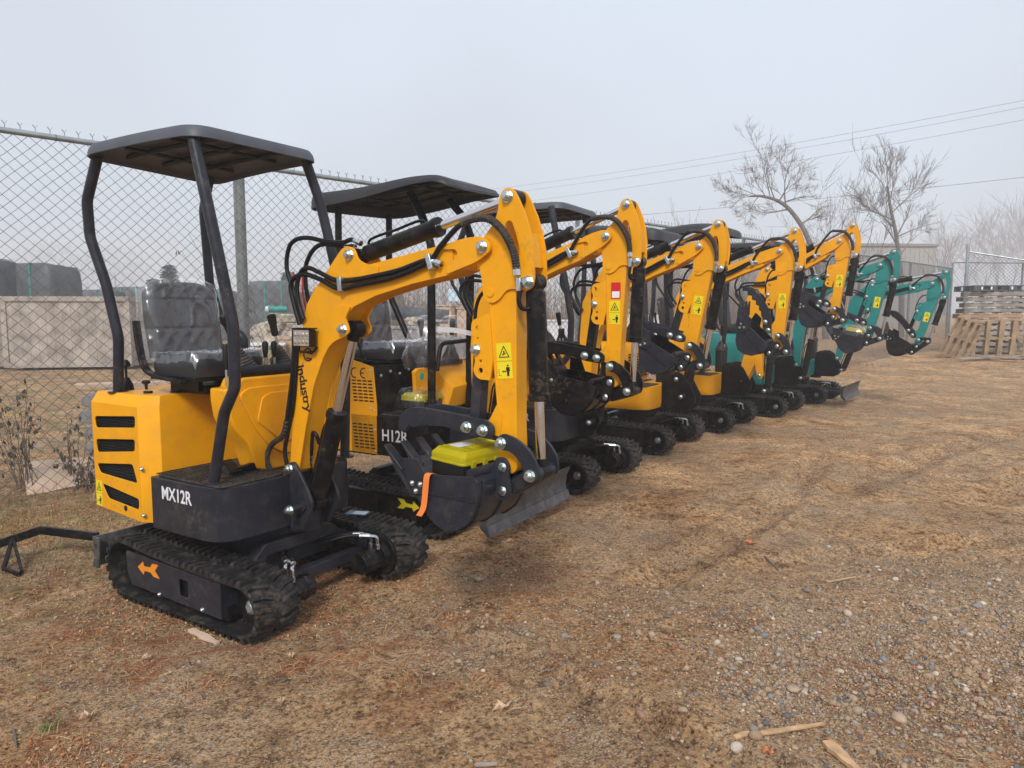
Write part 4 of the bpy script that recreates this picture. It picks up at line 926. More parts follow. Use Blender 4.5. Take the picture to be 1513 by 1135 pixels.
# ---- loose things on the machines: each stands on its own
def world(idx, p):
    x, y, a = MACH[idx]; t = R(a); return (x+p[0]*math.cos(t)-p[1]*math.sin(t), y+p[0]*math.sin(t)+p[1]*math.cos(t), p[2])
def tool_case(label, loc, rz, tilt=(0, 0), sc=(1, 1, 1), film=False, L=.30, Wd=.17):
    t = thing('tool_case', label, 'tool case', loc, rz); t.rotation_euler = (tilt[0], tilt[1], rz); t.scale = sc
    b = MB(); b.shell(rrect(-L/2, L/2, -Wd/2, Wd/2, .02, 4), [(.93, 0), (1, .006), (1, .055)]); b.build('case_base', 'case_black', t, bevel=.003)
    b = MB(); b.shell(rrect(-L/2-.004, L/2+.004, -Wd/2-.004, Wd/2+.004, .02, 4), [(1, .0552), (1, .062), (.985, .064), (.985, .080), (.975, .086), (.86, .100), (.84, .103)])
    for x in (-.10, -.03, .04, .11): b.bb(x-.012, x+.012, -Wd/2-.012, -Wd/2-.003, .045, .07)
    b.bb(-.05, .07, -Wd/2+.03, -Wd/2+.07, .10, .111)
    for x in (-.125, -.095, .085, .115): b.bb(x-.005, x+.005, -Wd/2+.02, Wd/2-.02, .10, .107); b.build('case_lid', 'lid_yellow', t, bevel=.003)
    b = MB(); b.bb(-.085, .02, .0, .055, .1035, .1045); b.build('paper_label', 'leaf_tan' if False else 'decal_white', t, smooth=0)
    if film:
        rr = random.Random(4); ol = rrect(-L/2-.03, L/2+.03, -Wd/2-.03, Wd/2+.03, .04, 6); n = len(ol); vs = []
        prof = [(1, .0), (1.05, .05), (.98, .10), (.8, .135), (.3, .14)]
        for s_, z in prof: vs += [(p[0]*s_*(1+.05*rr.uniform(-1, 1)), p[1]*s_*(1+.05*rr.uniform(-1, 1)), z+.01*rr.uniform(-1, 1)) for p in ol]
        b = MB(); b.add(vs, [(i*n+q, i*n+(q+1) % n, (i+1)*n+(q+1) % n, (i+1)*n+q) for i in range(len(prof)-1) for q in range(n)]+[tuple(4*n+q for q in range(n))]); b.build('plastic_wrap', 'clear_film', t, smooth=180)
    return t
tool_case('yellow-lidded black tool case lying in the bucket of the nearest excavator', world(1, (1.220, -.035, .712)), R(-33+90-6), (R(3), R(0)), (.94, 1, 1))
tool_case('yellow tool case half wrapped in film on the black deck of the second excavator', world(2, (.06, -.12, .715)), R(-30+90), (0, 0), (.9, .9, .9), True)
tool_case('yellow tool case wrapped in clear plastic in the bucket of the sixth excavator', world(6, (1.19, .11, .98)), R(-35+80), (R(8), R(14)), (1, 1, 1), True)
st = MB(); pts = spline([(1.165, -.195, .722), (1.162, -.215, .730), (1.155, -.226, .718), (1.147, -.226, .66), (1.138, -.227, .60), (1.118, -.230, .565)], 5)
vs = []; 
for p in pts: vs += [(p.x-.014, p.y, p.z), (p.x+.014, p.y-.002, p.z)]
n = len(pts); vs += [(v[0], v[1]+.0025, v[2]) for v in vs]
fs = [(2*i, 2*i+1, 2*i+3, 2*i+2) for i in range(n-1)]+[(2*n+2*i, 2*n+2*i+2, 2*n+2*i+3, 2*n+2*i+1) for i in range(n-1)]+[(2*i, 2*i+2, 2*n+2*i+2, 2*n+2*i) for i in range(n-1)]+[(2*i+1, 2*n+2*i+1, 2*n+2*i+3, 2*i+3) for i in range(n-1)]
st.add(vs, fs); so = st.build('strap', 'strap_orange', smooth=60); so.location = (MACH[1][0], MACH[1][1], 0); so.rotation_euler = (0, 0, R(-33)); tag(so, 'orange fabric strap hanging over the rim of the nearest bucket', 'strap')
bt = thing('luggage_tag', 'blue and white tag lying on the far track of the nearest excavator', 'tag', world(1, (.17, .40, .284)), R(-33+20))
b = MB(); b.bb(-.055, .055, -.035, .035, 0, .0015); b.build('tag_card', 'tag_blue', bt); b = MB(); b.bb(-.02, .05, -.026, .026, .0015, .0028); b.build('tag_print', 'tag_white', bt)
# ================================================================ the fence
FS = Vector((-3.44, 4.96)); FD = Vector((.70, .714)).normalized(); CORNER = FS+FD*22.9
def chain_fence(name, label, a, b, h, posts, pitch=.044, wr=.0029, knuckle=True, z0=.03, big=()):
    a, b = Vector(a), Vector(b); d = (b-a).normalized(); L = (b-a).length
    root = thing(name, label, 'fence', (a.x, a.y, 0), math.atan2(d.y, d.x))
    n = int(L/pitch); hz = pitch*.92; m = int((h-z0)/hz); rr = random.Random(2)
    idx = np.arange(n)[:, None]; k = np.arange(m+1)[None, :]
    x = idx*pitch+np.where((k+idx) % 2 == 0, 0, pitch*1.03)+.004*np.sin(k*.7+idx*.13)
    y = np.where((k+idx) % 2 == 0, -.003, .003)+.035*np.sin(idx*pitch*.9)*np.exp(-k*hz*1.2)+.012*np.sin(idx*pitch*2.1+k*hz)*np.exp(-k*hz*.6)
    z = z0+k*hz+0*idx+.02*np.sin(idx*pitch*1.3)*np.exp(-k*hz*2)
    P = np.stack([x, y, z], -1)
    # square-ish tube: 3 sides around each vertex
    off = np.array([[0, 1, 0], [.87, -.5, 0], [-.87, -.5, 0]])*wr
    V_ = (P[:, :, None, :]+off[None, None]).reshape(-1, 3)
    base = (np.arange(n)[:, None]*(m+1)+np.arange(m)[None, :]).reshape(-1)*3
    F = np.concatenate([np.stack([base+i, base+(i+1) % 3, base+3+(i+1) % 3, base+3+i], -1) for i in range(3)])
    me = bpy.data.meshes.new('chain_link'); me.from_pydata(V_.tolist(), [], F.tolist()); me.materials.append(MATS['fence_wire'])
    me.polygons.foreach_set('use_smooth', [True]*len(me.polygons)); inst(me, 'chain_link', root, (0, 0, 0))
    if knuckle:
        q = MB(); q.v = []
        for i in range(0, n, 2):
            X = i*pitch
            if X > 16: break
            q.tube([(X, 0, h-.02), (X, 0, h+.042), (X+.016, .004, h+.066)], wr*.95, 3, cap=False); q.tube([(X+.003, 0, h+.03), (X-.001, 0, h+.045), (X-.016, -.004, h+.064)], wr*.95, 3, cap=False)
        q.build('barb', 'fence_wire', root)['kind'] = 'stuff'
    r = MB(); r.tube([(0, 0, h), (L, 0, h)], .021, 12); r.build('top_rail', 'galvanised', root)
    for i, t in enumerate(posts):
        p = MB(); rad = .046 if t in big else .028; p.lathe((t, .055, 0), (t, .055, h+.01), [(0, rad), (.985, rad), (.99, rad*1.1), (1, rad*.6)], 16); p.build('post', 'galvanised', root)
    t_ = MB(); t_.lathe((0, 0, 0), (.006, 0, 0), [(0, .0235), (1, .0235)], 10); tm_ = t_.mesh('wire_tie'); tm_.materials.append(MATS['fence_wire']); k = .3
    while k < min(L, 14): inst(tm_, 'wire_tie', root, (k, 0, h)); k += .45
    return root
F0 = FS-FD*3.5
chain_fence('chain_link_fence', 'long galvanised chain link fence running behind the row of excavators', F0, CORNER, 2.515, [3.5-2.66, 3.5+1.74, 3.5+6.14, 3.5+10.5, 3.5+14.9, 3.5+19.3, 26.35], big=(3.5+1.74,))
chain_fence('chain_link_fence', 'far chain link fence behind the pallet stack at the right', CORNER+Vector((.05, .02)), CORNER+Vector((14, 1.6)), 2.45, [.0, 2.2, 4.3, 6.5, 9, 12], pitch=.06, wr=.003, knuckle=False)
gt = thing('fence_gate', 'tall open chain link gate leaf behind the pallet stack', 'gate', (CORNER.x+.35, CORNER.y-.1, 0), R(-20))
b = MB(); b.tube([(0, 0, .05), (0, 0, 2.95)], .045, 12); b.tube([(1.5, .0, .05), (1.5, 0, 2.45)], .028, 10); b.tube([(0, 0, 2.75), (1.5, 0, 2.45)], .022, 10); b.tube([(0, 0, .1), (1.5, 0, .1)], .022, 10); b.build('gate_frame', 'galvanised', gt)
b = MB()
for i in range(-26, 18):
    for s in (1, -1):
        x0, z0 = i*.1, .1; pts = []
        a0 = max(0, x0); 
        if s == 1: p, q = (x0, .1), (x0+2.7, 2.8)
        else: p, q = (x0+2.7, .1), (x0, 2.8)
        # clip to the leaf
        xs = sorted([p, q]); (xa, za), (xb, zb) = xs; sl = (zb-za)/(xb-xa)
        l, r_ = max(0, xa), min(1.5, xb)
        if r_ <= l: continue
        zl, zr = za+(l-xa)*sl, za+(r_-xa)*sl; top = lambda x: 2.75-.2*x
        def cl(x, z, x2, z2):
            if z > top(x):
                t = (z-top(x))/((z-top(x))-(z2-top(x2))) if (z-top(x)) != (z2-top(x2)) else 1; return (x+(x2-x)*t, z+(z2-z)*t)
            return (x, z)
        if zl > top(l) and zr > top(r_): continue
        A_ = cl(l, zl, r_, zr); B_ = cl(r_, zr, l, zl); b.tube([(A_[0], 0, A_[1]), (B_[0], 0, B_[1])], .0028, 3, cap=False)
b.build('gate_mesh', 'fence_wire', gt)

# ================================================================ pallets
def pallet(label, loc, rot, m, w=1.22, d=1.02, seed=1, group='wooden pallets piled at the right', boards=7):
    t = thing('pallet', label, 'pallet', loc, 0, group); t.rotation_euler = rot; rr = random.Random(seed)
    b = MB()
    for i in range(3): b.box((0, (-.5+i*.5)*(d-.04), .065), (w, .038, .085))
    b.build('stringer', m, t, bevel=.003)
    b = MB()
    for i in range(boards): b.box(((-.5+(i+.0)/(boards-1))*(w-.10)+rr.uniform(-.006, .006), rr.uniform(-.004, .004), .117), (.095+rr.uniform(-.006, .004), d, .017), Matrix.Rotation(rr.uniform(-.008, .008), 3, 'Z'))
    b.build('deck_board', m, t, bevel=.002)
    b = MB()
    for i in range(4): b.box(((-.5+i/3)*(w-.10), 0, .013), (.10, d, .016))
    b.build('bottom_board', m, t, bevel=.002)
    return t
rr = random.Random(12); PX, PY = 12.15, 18.9
names = ['bottom', 'second from the bottom', 'third from the bottom', 'fourth from the bottom', 'fifth from the bottom', 'sixth from the bottom', 'orange seventh', 'eighth', 'ninth', 'tenth', 'topmost wooden']
for k in range(11):
    m = 'pallet_orange' if k == 6 else ('grey_wood' if k > 6 else 'old_wood')
    pallet('%s pallet of the %s stack at the right' % (names[k], 'weathered grey' if m != 'pallet_orange' else 'weathered'), (PX+rr.uniform(-.07, .07)+(.10 if k > 6 else 0), PY+rr.uniform(-.05, .05), .05+k*.138), (rr.uniform(-.015, .015), rr.uniform(-.02, .02), R(-24)+rr.uniform(-.08, .08)), m, seed=k, w=1.35, d=1.1)
bp_ = thing('plastic_pallet', 'black plastic pallet lying on top of the wooden stack', 'pallet', (PX+.05, PY, .05+11*.138), R(-6))
b = MB()
for i in range(9): b.box((-.62+i*.155, 0, .13), (.10, 1.0, .02))
for y in (-.48, 0, .48): b.box((0, y, .13), (1.36, .08, .022)); b.box((0, y, .015), (1.36, .10, .03))
for x in (-.60, -.2, .2, .60):
    for y in (-.48, 0, .48): b.box((x, y, .07), (.14, .10, .11))
b.build('plastic_frame', 'bale_wrap', bp_, bevel=.005)
b = MB()
for x in (-.5, -.28, .2): b.box((x, -.535, .07), (.04, .004, .07))
b.build('white_label', 'decal_white', bp_)
pallet('pale new pallet standing on edge, right-hand one leaning on the stack', (12.2, 17.6, .45), (R(98), R(2), R(-8)), 'pallet_wood', w=1.2, d=.9, seed=31, boards=5)
pallet('pale pallet standing on edge in the middle of the leaning ones', (11.5, 17.7, .45), (R(100), R(-2), R(-10)), 'pallet_wood', w=.95, d=.9, seed=32, boards=4)
pallet('pale pallet leaning at a slant, leftmost beside the teal arm', (10.6, 17.5, .45), (R(108), R(14), R(24)), 'pallet_wood', w=.85, d=.95, seed=33, boards=4)
rp = random.Random(77)
for k in range(7):
    b = MB(); L = rp.uniform(.5, 1.1); b.box((0, 0, 0), (L, .10, .022)); o = b.build('loose_board', rp.choice(['grey_wood', 'old_wood', 'pallet_wood']), bevel=.002)
    o.location = (10.6+k*.36, 17.0+rp.uniform(-.25, .1), .04+rp.uniform(0, .09)); o.rotation_euler = (rp.uniform(-.1, .1), rp.uniform(-.06, .1), rp.uniform(-.5, .4))
    tag(o, 'loose broken board lying in front of the pallets, number %s from the left' % ['one', 'two', 'three', 'four', 'five', 'six', 'seven'][k], 'board', 'loose boards by the pallets')
for k, (x, y, n_) in enumerate(((13.6, 18.6, 5), (14.2, 18.9, 4))):
    for j in range(n_):
        b = MB(); b.lathe((0, 0, -.11), (0, 0, .11), [(0, .20), (0, .30), (.15, .34), (.5, .36), (.85, .34), (1, .30), (1, .20), (.8, .19), (.5, .24), (.2, .19)], 26)
        o = b.build('tyre', 'rubber'); o.location = (x+rp.uniform(-.05, .05), y+rp.uniform(-.05, .05), .12+j*.225); o.rotation_euler = (rp.uniform(-.05, .05), rp.uniform(-.05, .05), rp.uniform(0, 3)); tag(o, 'worn black tyre, %s of the %s pile beside the pallets' % (['lowest', 'second', 'third', 'fourth', 'topmost'][j if j < n_-1 else 4], ['near', 'far'][k]), 'tyre', 'tyres piled at the right edge')

# ================================================================ the yard behind the fence
def crate(label, loc, w, d, h, m, rz=0):
    t = thing('wooden_crate', label, 'crate', loc, rz); b = MB(); n = int(w/.16)
    for i in range(n):
        for y in (-d/2, d/2): b.box((-w/2+(i+.5)*w/n, y, h/2+.05), (w/n*.985, .02, h-.1))
    m2 = int(d/.16)
    for i in range(m2):
        for x in (-w/2, w/2): b.box((x, -d/2+(i+.5)*d/m2, h/2+.05), (.02, d/m2*.985, h-.1))
    b.build('plank_wall', m, t, bevel=.002)
    b = MB()
    for y in (-d/2-.03, d/2+.03):
        for z in (.12, h-.05): b.box((0, y, z), (w+.1, .035, .11))
        for x in (-w/2, w/2): b.box((x, y-.0, h/2+.035), (.11, .03, h-.28))
    for x in (-w/2-.03, w/2+.03):
        for z in (.12, h-.05): b.box((x, 0, z), (.035, d-.02, .11))
    b.build('frame', m, t, bevel=.003)
    b = MB(); b.box((0, 0, h-.10), (w-.06, d-.06, .04)); b.build('lid', m, t)
    return t
crate('large weathered timber crate behind the fence at the far left', (-10.0, 17.4, 0), 2.5, 2.2, 1.62, 'old_wood', R(10))
crate('dark timber crate cut off by the left edge of the view', (-12.4, 16.9, 0), 1.6, 1.4, 1.55, 'grey_wood', R(20))
def bale(label, loc, w, d, h, rz=0, straps=2):
    t = thing('wrapped_bale', label, 'bale', loc, rz, 'dark wrapped bales behind the fence'); b = MB()
    ol = rrect(-w/2, w/2, -d/2, d/2, .15, 5); b.shell(ol, [(.97, 0), (1, .08), (1, h*.45), (1, h*.8), (.97, h*.92), (.90, h*.985), (.6, h)], warp=lambda x, y, z: z+(.04*math.sin(x*5+y*3) if z > h*.5 else 0)); b.build('bale_body', 'bale_wrap', t, smooth=45)
    s = MB()
    for k in range(straps): x = -w/2+w*(k+1)/(straps+1); s.box((x, -d/2-.008, h*.5), (.05, .012, h)); s.box((x, 0, h+.012), (.05, d, .01))
    s.build('bale_strap', 'strap_green', t); return t
for k, (px, D, w, h) in enumerate([(-14, 21, 1.1, 2.75), (62, 22, 1.9, 2.65), (150, 30, 1.9, 2.1), (205, 31, 1.8, 2.25), (262, 32, 1.9, 2.1), (318, 33, 2., 2.2), (405, 30, 1.9, 2.45), (455, 31, 1.7, 2.05), (560, 33, 2.0, 2.1)]):
    bale('dark tarp-wrapped bale with green straps, %s in the line from the left' % ['first', 'second', 'third', 'fourth', 'fifth', 'sixth', 'seventh', 'eighth', 'ninth'][k], ((px-756)/1090*D, D, 0), w, 1.4, h, R(5*k-12))
rk = thing('rusty_rack', 'rusty red steel rack standing behind the seat beyond the fence', 'rack', (-11.0, 21.4, 0), R(6))
b = MB()
for x in (-.42, -.05, .42):
    for y in (-.3, .3): b.box((x, y, .65), (.07, .07, 1.3))
for z in (.1, .55, 1.28): b.box((0, -.3, z), (.95, .05, .07)); b.box((0, .3, z), (.95, .05, .07))
b.build('rack_frame', 'rust', rk, bevel=.003)
def box_thing(name, label, cat, px, D, w, d, h, m, rz=0, z=0, group=None, lid=None):
    t = thing(name, label, cat, ((px-756)/1090*D, D, z), rz, group); b = MB(); b.box((0, 0, h/2), (w, d, h)); b.build('box_body', m, t, bevel=.015)
    l = MB(); l.box((0, 0, h+.02), (w+.05, d+.05, .04)); l.build('box_lid', lid or m, t, bevel=.006)
    s = MB()
    for x in (-w*.3, w*.3): s.box((x, -d/2-.004, h/2), (.05, .01, h))
    s.build('box_strap', 'old_wood' if m == 'cardboard' else m, t); return t
box_thing('cardboard_box', 'brown cardboard box under a white lid right of the thick fence post', 'box', 394, 15, .75, .8, .62, 'cardboard', .2, 0, None, 'white_tarp')
box_thing('cardboard_box', 'brown cardboard box seen between the levers of the nearest excavator', 'box', 440, 15.6, .7, .8, .72, 'cardboard', .1)
box_thing('cardboard_box', 'tall tan box left of the blue sign beyond the fence', 'box', 655, 20, .62, .8, 1.42, 'ply', -.15)
box_thing('cardboard_box', 'tan box right of the blue sign beyond the fence', 'box', 692, 20.4, .66, .8, 1.35, 'ply', .1)
box_thing('storage_bin', 'grey ribbed storage bin behind the second seat', 'bin', 603, 14, .95, .8, .98, 'concrete_grey', .1)
box_thing('storage_bin', 'grey storage bin low behind the second excavator console', 'bin', 660, 14.6, .8, .8, .75, 'concrete_grey', -.1)
box_thing('storage_bin', 'pale bin beyond the fence between second and third arms', 'bin', 826, 19, 1.0, .8, .95, 'white_tarp', -.1)
box_thing('storage_bin', 'grey bin beyond the fence behind the third machine', 'bin', 868, 21, 1.2, .9, .8, 'concrete_grey', .2)
box_thing('storage_bin', 'white covered bin under the third boom beyond the fence', 'bin', 905, 22, 1.2, .9, 1.0, 'white_tarp', .0)
box_thing('storage_bin', 'pale bin beyond the fence behind the fourth machine', 'bin', 985, 24, 1.4, .9, .9, 'white_tarp', .0)
sg = thing('sign_board', 'small pale blue board on the boxes beyond the fence', 'sign', ((673-756)/1090*20.6, 20.9, 0), 0); b = MB(); b.box((0, 0, 1.74), (.45, .03, .34)); b.build('sign_panel', 'sign_blue', sg, bevel=.003); b = MB(); b.box((-.15, .03, .8), (.04, .04, 1.6)); b.box((.15, .03, .8), (.04, .04, 1.6)); b.build('sign_leg', 'old_wood', sg)
rl = thing('corrugated_pipe', 'black corrugated drain pipe lying on the rubble beyond the fence', 'pipe', ((617-756)/1090*18, 18, 1.28), 0); b = MB(); b.lathe((-.75, 0, 0), (.75, 0, -.12), [(k/60, .17+.012*(k % 2)) for k in range(61)], 20); b.build('pipe_body', 'bale_wrap', rl)
tp = thing('tarp_roll', 'teal and white roll lying on the pale rubble beside the thick fence post', 'roll', ((412-756)/1090*17, 17, 1.35), .1); b = MB(); b.cyl((-.20, 0, 0), (.20, 0, 0), .07, n=20); b.build('roll_body', 'strap_green', tp); b = MB(); b.cyl((-.27, 0, 0), (-.20, 0, 0), .073, n=20); b.build('roll_end', 'white_tarp', tp)
def heap(name, label, px, D, w, h, m, n, seed):
    """pile of broken stone: one heap of stuff nobody could count"""
    b = MB(); r_ = random.Random(seed)
    for i in range(n):
        x = r_.gauss(0, w/3.2); z = h*(1-min(1, abs(x)/(w/2))**1.5)*r_.uniform(.2, 1); s = r_.uniform(.08, .22)
        b.box((x, r_.uniform(-.5, .5), max(.05, z)), (s*1.5, s, s*.8), Matrix.Rotation(r_.uniform(0, 3), 3, 'Z') @ Matrix.Rotation(r_.uniform(-.6, .6), 3, 'X'))
    b.shell([(math.cos(k*.5236)*w*.5, math.sin(k*.5236)*.6) for k in range(12)], [(1, 0), (.8, h*.45), (.45, h*.8), (.1, h*.9)])
    o = b.build(name, m, bevel=.01); o.location = ((px-756)/1090*D, D, 0); tag(o, label, 'rubble', kind='stuff'); return o
heap('rubble', 'heap of pale broken stone beyond the fence right of the thick post', 415, 16.9, 2.6, 1.25, 'rubble', 160, 1)
heap('rubble', 'heap of pale stone and scrap beyond the fence behind the second seat', 620, 18, 2.4, 1.15, 'rubble', 160, 2)
# slabs stacked by the fence, board, sheet
sl = thing('slab_stack', 'stack of five grey moulded slabs just beyond the fence behind the nearest engine cover', 'slabs', (-3.30, 6.35, 0), R(14))
for k in range(5):
    b = MB(); b.plate(roundpoly([(-.30, .015), (-.22, 0), (.25, 0), (.28, .06), (.25, .115), (-.20, .115), (-.29, .09)], .025, 3), -.35, .35); o = b.build('slab', 'concrete_grey', sl, bevel=.006); o.location = (.015*((k*7) % 3-1), 0, .01+k*.132); o.rotation_euler = (0, 0, .03*((k*5) % 3-1))
b = MB(); b.box((0, 0, 0), (1.5, .16, .028)); o = b.build('plank', 'ply', bevel=.002); o.location = (-2.95, 6.40, .70); o.rotation_euler = (0, 0, R(20)); tag(o, 'long pale plank lying across the grey slab stack', 'plank')
b = MB(); vs = []; nx, ny = 18, 8
for j in range(ny+1):
    for i in range(nx+1):
        u = i/nx; v = j/ny; vs.append((u*.95-.47, v*.5-.25, .03+.05*math.sin(u*3.4+.5)+.10*max(0, u-.55)+.03*math.sin(v*3+u*4)))
m_ = len(vs); vs += [(p[0], p[1], p[2]-.012) for p in vs]; fs = []
for j in range(ny):
    for i in range(nx): a = j*(nx+1)+i; fs += [(a, a+1, a+nx+2, a+nx+1), (m_+a, m_+a+nx+1, m_+a+nx+2, m_+a+1)]
b.add(vs, fs); o = b.build('warped_board', 'ply', smooth=60); o.location = (-3.33, 5.78, .0); o.rotation_euler = (R(22), 0, R(38)); tag(o, 'warped tan sheet of plywood lying at the foot of the fence', 'board')
# towing bar on the ground at the left
tb = thing('tow_frame', 'black angle iron frame with a small leg lying on the ground at the left edge', 'steel frame', (-2.3, 3.85, 0), 0)
b = MB(); b.beam([(-1.2, -.12, .12), (-.42, -.08, .10), (-.26, .06, .14), (.10, -.03, .13)], .022, .045); b.build('angle_bar', 'black_paint', tb, bevel=.002)
b = MB(); b.beam([(-.36, -.02, .12), (-.28, -.22, .02), (-.16, -.28, .012)], .016, .03); b.beam([(-.36, -.02, .12), (-.16, -.26, .02)], .014, .02); b.build('leg', 'black_paint', tb, bevel=.002)

# ================================================================ plants and trees
def weed(label, loc, h, n, seed, leafm='dead_leaf'):
    t = thing('dead_weed', label, 'weed', loc, 0, 'dead weeds along the fence'); r_ = random.Random(seed); s = MB(); l = MB()
    for k in range(n):
        a = r_.uniform(0, 6.3); sp_ = r_.uniform(.05, .55)*h; p = [Vector((r_.uniform(-.08, .08), r_.uniform(-.05, .05), 0))]; H = h*r_.uniform(.55, 1)
        for i in range(1, 8): u = i/7; p.append(Vector((p[0].x+math.cos(a)*sp_*u**1.4+r_.uniform(-.012, .012), p[0].y+math.sin(a)*sp_*.5*u**1.4, H*u)))
        s.tube(p, [.0045*(1-.7*i/7) for i in range(8)], 4)
        for i in range(2, 8):
            if r_.random() < .6:
                q = p[i]; d = Vector((r_.uniform(-1, 1), r_.uniform(-.6, .6), r_.uniform(-.1, .7))).normalized()*r_.uniform(.04, .12); s.tube([q, q+d], .002, 3)
                for _ in range(r_.randint(2, 5)):
                    c_ = q+d*r_.uniform(.6, 1.1); e = Vector((r_.uniform(-.3, .3), r_.uniform(-.3, .3), -1)).normalized()*r_.uniform(.02, .05); w_ = Vector((r_.uniform(-1, 1), r_.uniform(-1, 1), 0)).normalized()*r_.uniform(.006, .014)
                    l.add([c_, c_+e*.5+w_, c_+e, c_+e*.5-w_], [(0, 1, 2, 3)])
    s.build('stem', 'dead_stem', t); lf = l.build('leaf', leafm, t, smooth=0); lf['kind'] = 'stuff'; return t
weed('tall dead weed with drooping dark leaves beyond the fence at the left edge', (-3.62, 5.42, 0), .80, 15, 3)
weed('dead weed with withered leaves just right of the tall one at the fence', (-3.38, 5.60, 0), .58, 9, 4)
weed('low dead weed beyond the fence cut by the left edge', (-4.05, 5.2, 0), .75, 9, 6)
weed('low tangled dead weed at the fence foot beside the plywood sheet', (-3.08, 5.32, 0), .24, 16, 8)
weed('thin tall dry weed behind the thick fence post', (-2.0, 6.6, 0), 2.0, 5, 9, 'twig')
weed('fresh green weed beyond the fence between the nearest levers', ((381-756)/1090*7.6, 7.6, .72), .22, 14, 12, 'green_leaf').__setitem__('group', 'green weeds')
def grow(b, p, d, L, r, depth, rr_, droop=0., spread=.5, segs=4, minr=.006, kids=(2, 4)):
    pts = [p]; rs = [r]; q = Vector(p); d = Vector(d).normalized()
    for i in range(segs):
        d = (d+Vector((rr_.gauss(0, .085), rr_.gauss(0, .085), rr_.gauss(0, .06)-droop))).normalized(); q = q+d*L/segs; pts.append(q.copy()); rs.append(max(minr*.6, r*(1-.55*(i+1)/segs)))
    b.tube(pts, rs, 6 if r > .05 else (4 if r > .02 else 3), cap=False)
    if depth <= 0: return
    for k in range(rr_.randint(*kids)):
        i = rr_.randint(1, segs); dd = (pts[i]-pts[i-1]).normalized(); ax = dd.orthogonal(); ax.rotate(Quaternion(dd, rr_.uniform(0, 6.28))); nd = dd.copy(); nd.rotate(Quaternion(ax, rr_.uniform(spread*.5, spread*1.4)))
        nd = (nd+Vector((0, 0, .12))).normalized(); grow(b, pts[i], nd, L*rr_.uniform(.5, .8), max(minr, rs[i]*rr_.uniform(.4, .62)), depth-1, rr_, droop, spread, segs, minr, kids)
def bare_tree(label, trunk, r0, limbs, seed, depth=4, cat='tree', name='bare_tree', group=None, minr=.007, kids=(3, 4), L0=1.9, spread=.55, lsc=1.):
    base = trunk[0]; t = thing(name, label, cat, base, 0, group); rr_ = random.Random(seed); P = [Vector(p)-Vector(base) for p in spline(trunk, 4)]
    b = MB(); n = len(P); rs = [r0*(1-.72*i/(n-1)) for i in range(n)]; b.tube(P, rs, 10); b.build('trunk', 'bark', t, smooth=60)
    c_ = MB()
    for (f, d, L) in [(a_, b_, c__*lsc) for a_, b_, c__ in limbs]:
        i = int(f*(n-1)); grow(c_, P[i], d, L, rs[i]*.42, depth, rr_, 0, spread, 4, minr, kids)
    c_.build('crown', 'twig', t, smooth=60); return t
bare_tree('bare tree leaning left above the far excavators', [(11.9, 28, 0), (11.7, 28, 1.9), (11.1, 28, 3.7), (10.55, 28.2, 4.7), (10.0, 28.2, 5.15), (9.4, 28.3, 5.35), (8.95, 28.3, 5.35)], .125,
  [(.55, (-.6, .3, -.1), 1.6), (.62, (-.2, -.3, 1), 2.2), (.68, (.45, 0, 1), 1.9), (.72, (-.35, 0, 1), 2.5), (.78, (-.15, .3, 1), 2.4), (.82, (-.5, -.3, .5), 1.9), (.88, (-.8, .2, .5), 1.8), (.95, (-1, 0, -.2), 1.6), (1, (-1, 0, .2), 1.5), (.9, (-.6, 0, -.7), 1.3), (.42, (.8, 0, .6), 1.6), (.66, (1, .1, .45), 1.9)], 5, depth=4, kids=(3, 4), lsc=.52, minr=.0055)
bare_tree('upright bare tree right of the leaning one, behind the teal booms', [(15.8, 30, 0), (15.7, 30, 2.2), (15.4, 30, 4.0), (15.1, 30, 5.2), (14.95, 30, 6.0)], .115,
  [(.40, (.7, .2, 1), 2.3), (.45, (-.7, 0, 1), 2.3), (.55, (.6, 0, 1), 2.2), (.6, (-.8, .2, .8), 2.2), (.7, (.8, -.2, 1), 2.2), (.75, (-.5, 0, 1), 2.1), (.85, (.3, .2, 1), 2.0), (.92, (-.4, 0, 1), 1.9), (1, (.1, 0, 1), 1.8), (.5, (1, 0, .5), 1.8), (.65, (-1, 0, .5), 1.8)], 8, depth=4, kids=(3, 4), spread=.36, lsc=.56, minr=.0055)
bare_tree('slender bare tree standing just left of the upright one', [(14.2, 30.5, 0), (14.25, 30.5, 2.3), (14.1, 30.5, 4.0)], .10,
  [(.3, (.4, 0, 1), 2.0), (.5, (-.5, 0, 1), 2.2), (.7, (.3, 0, 1), 2.1), (.9, (-.2, 0, 1), 2.0), (1, (.1, 0, 1), 1.9), (.6, (-.9, 0, .6), 2.0)], 15, depth=3)
bare_tree('thin bare sapling between the leaning tree and the slender one', [(12.7, 31, 0), (12.8, 31, 2.2), (12.6, 31, 3.6)], .07,
  [(.4, (.4, 0, 1), 2.2), (.6, (-.5, 0, 1), 2.2), (.8, (.3, 0, 1), 2.1), (1, (-.1, 0, 1), 2.0), (.5, (.8, 0, .8), 2.0)], 25, depth=2, kids=(4, 5))
rt = random.Random(41); words = ['first', 'second', 'third', 'fourth', 'fifth', 'sixth', 'seventh', 'eighth', 'ninth']
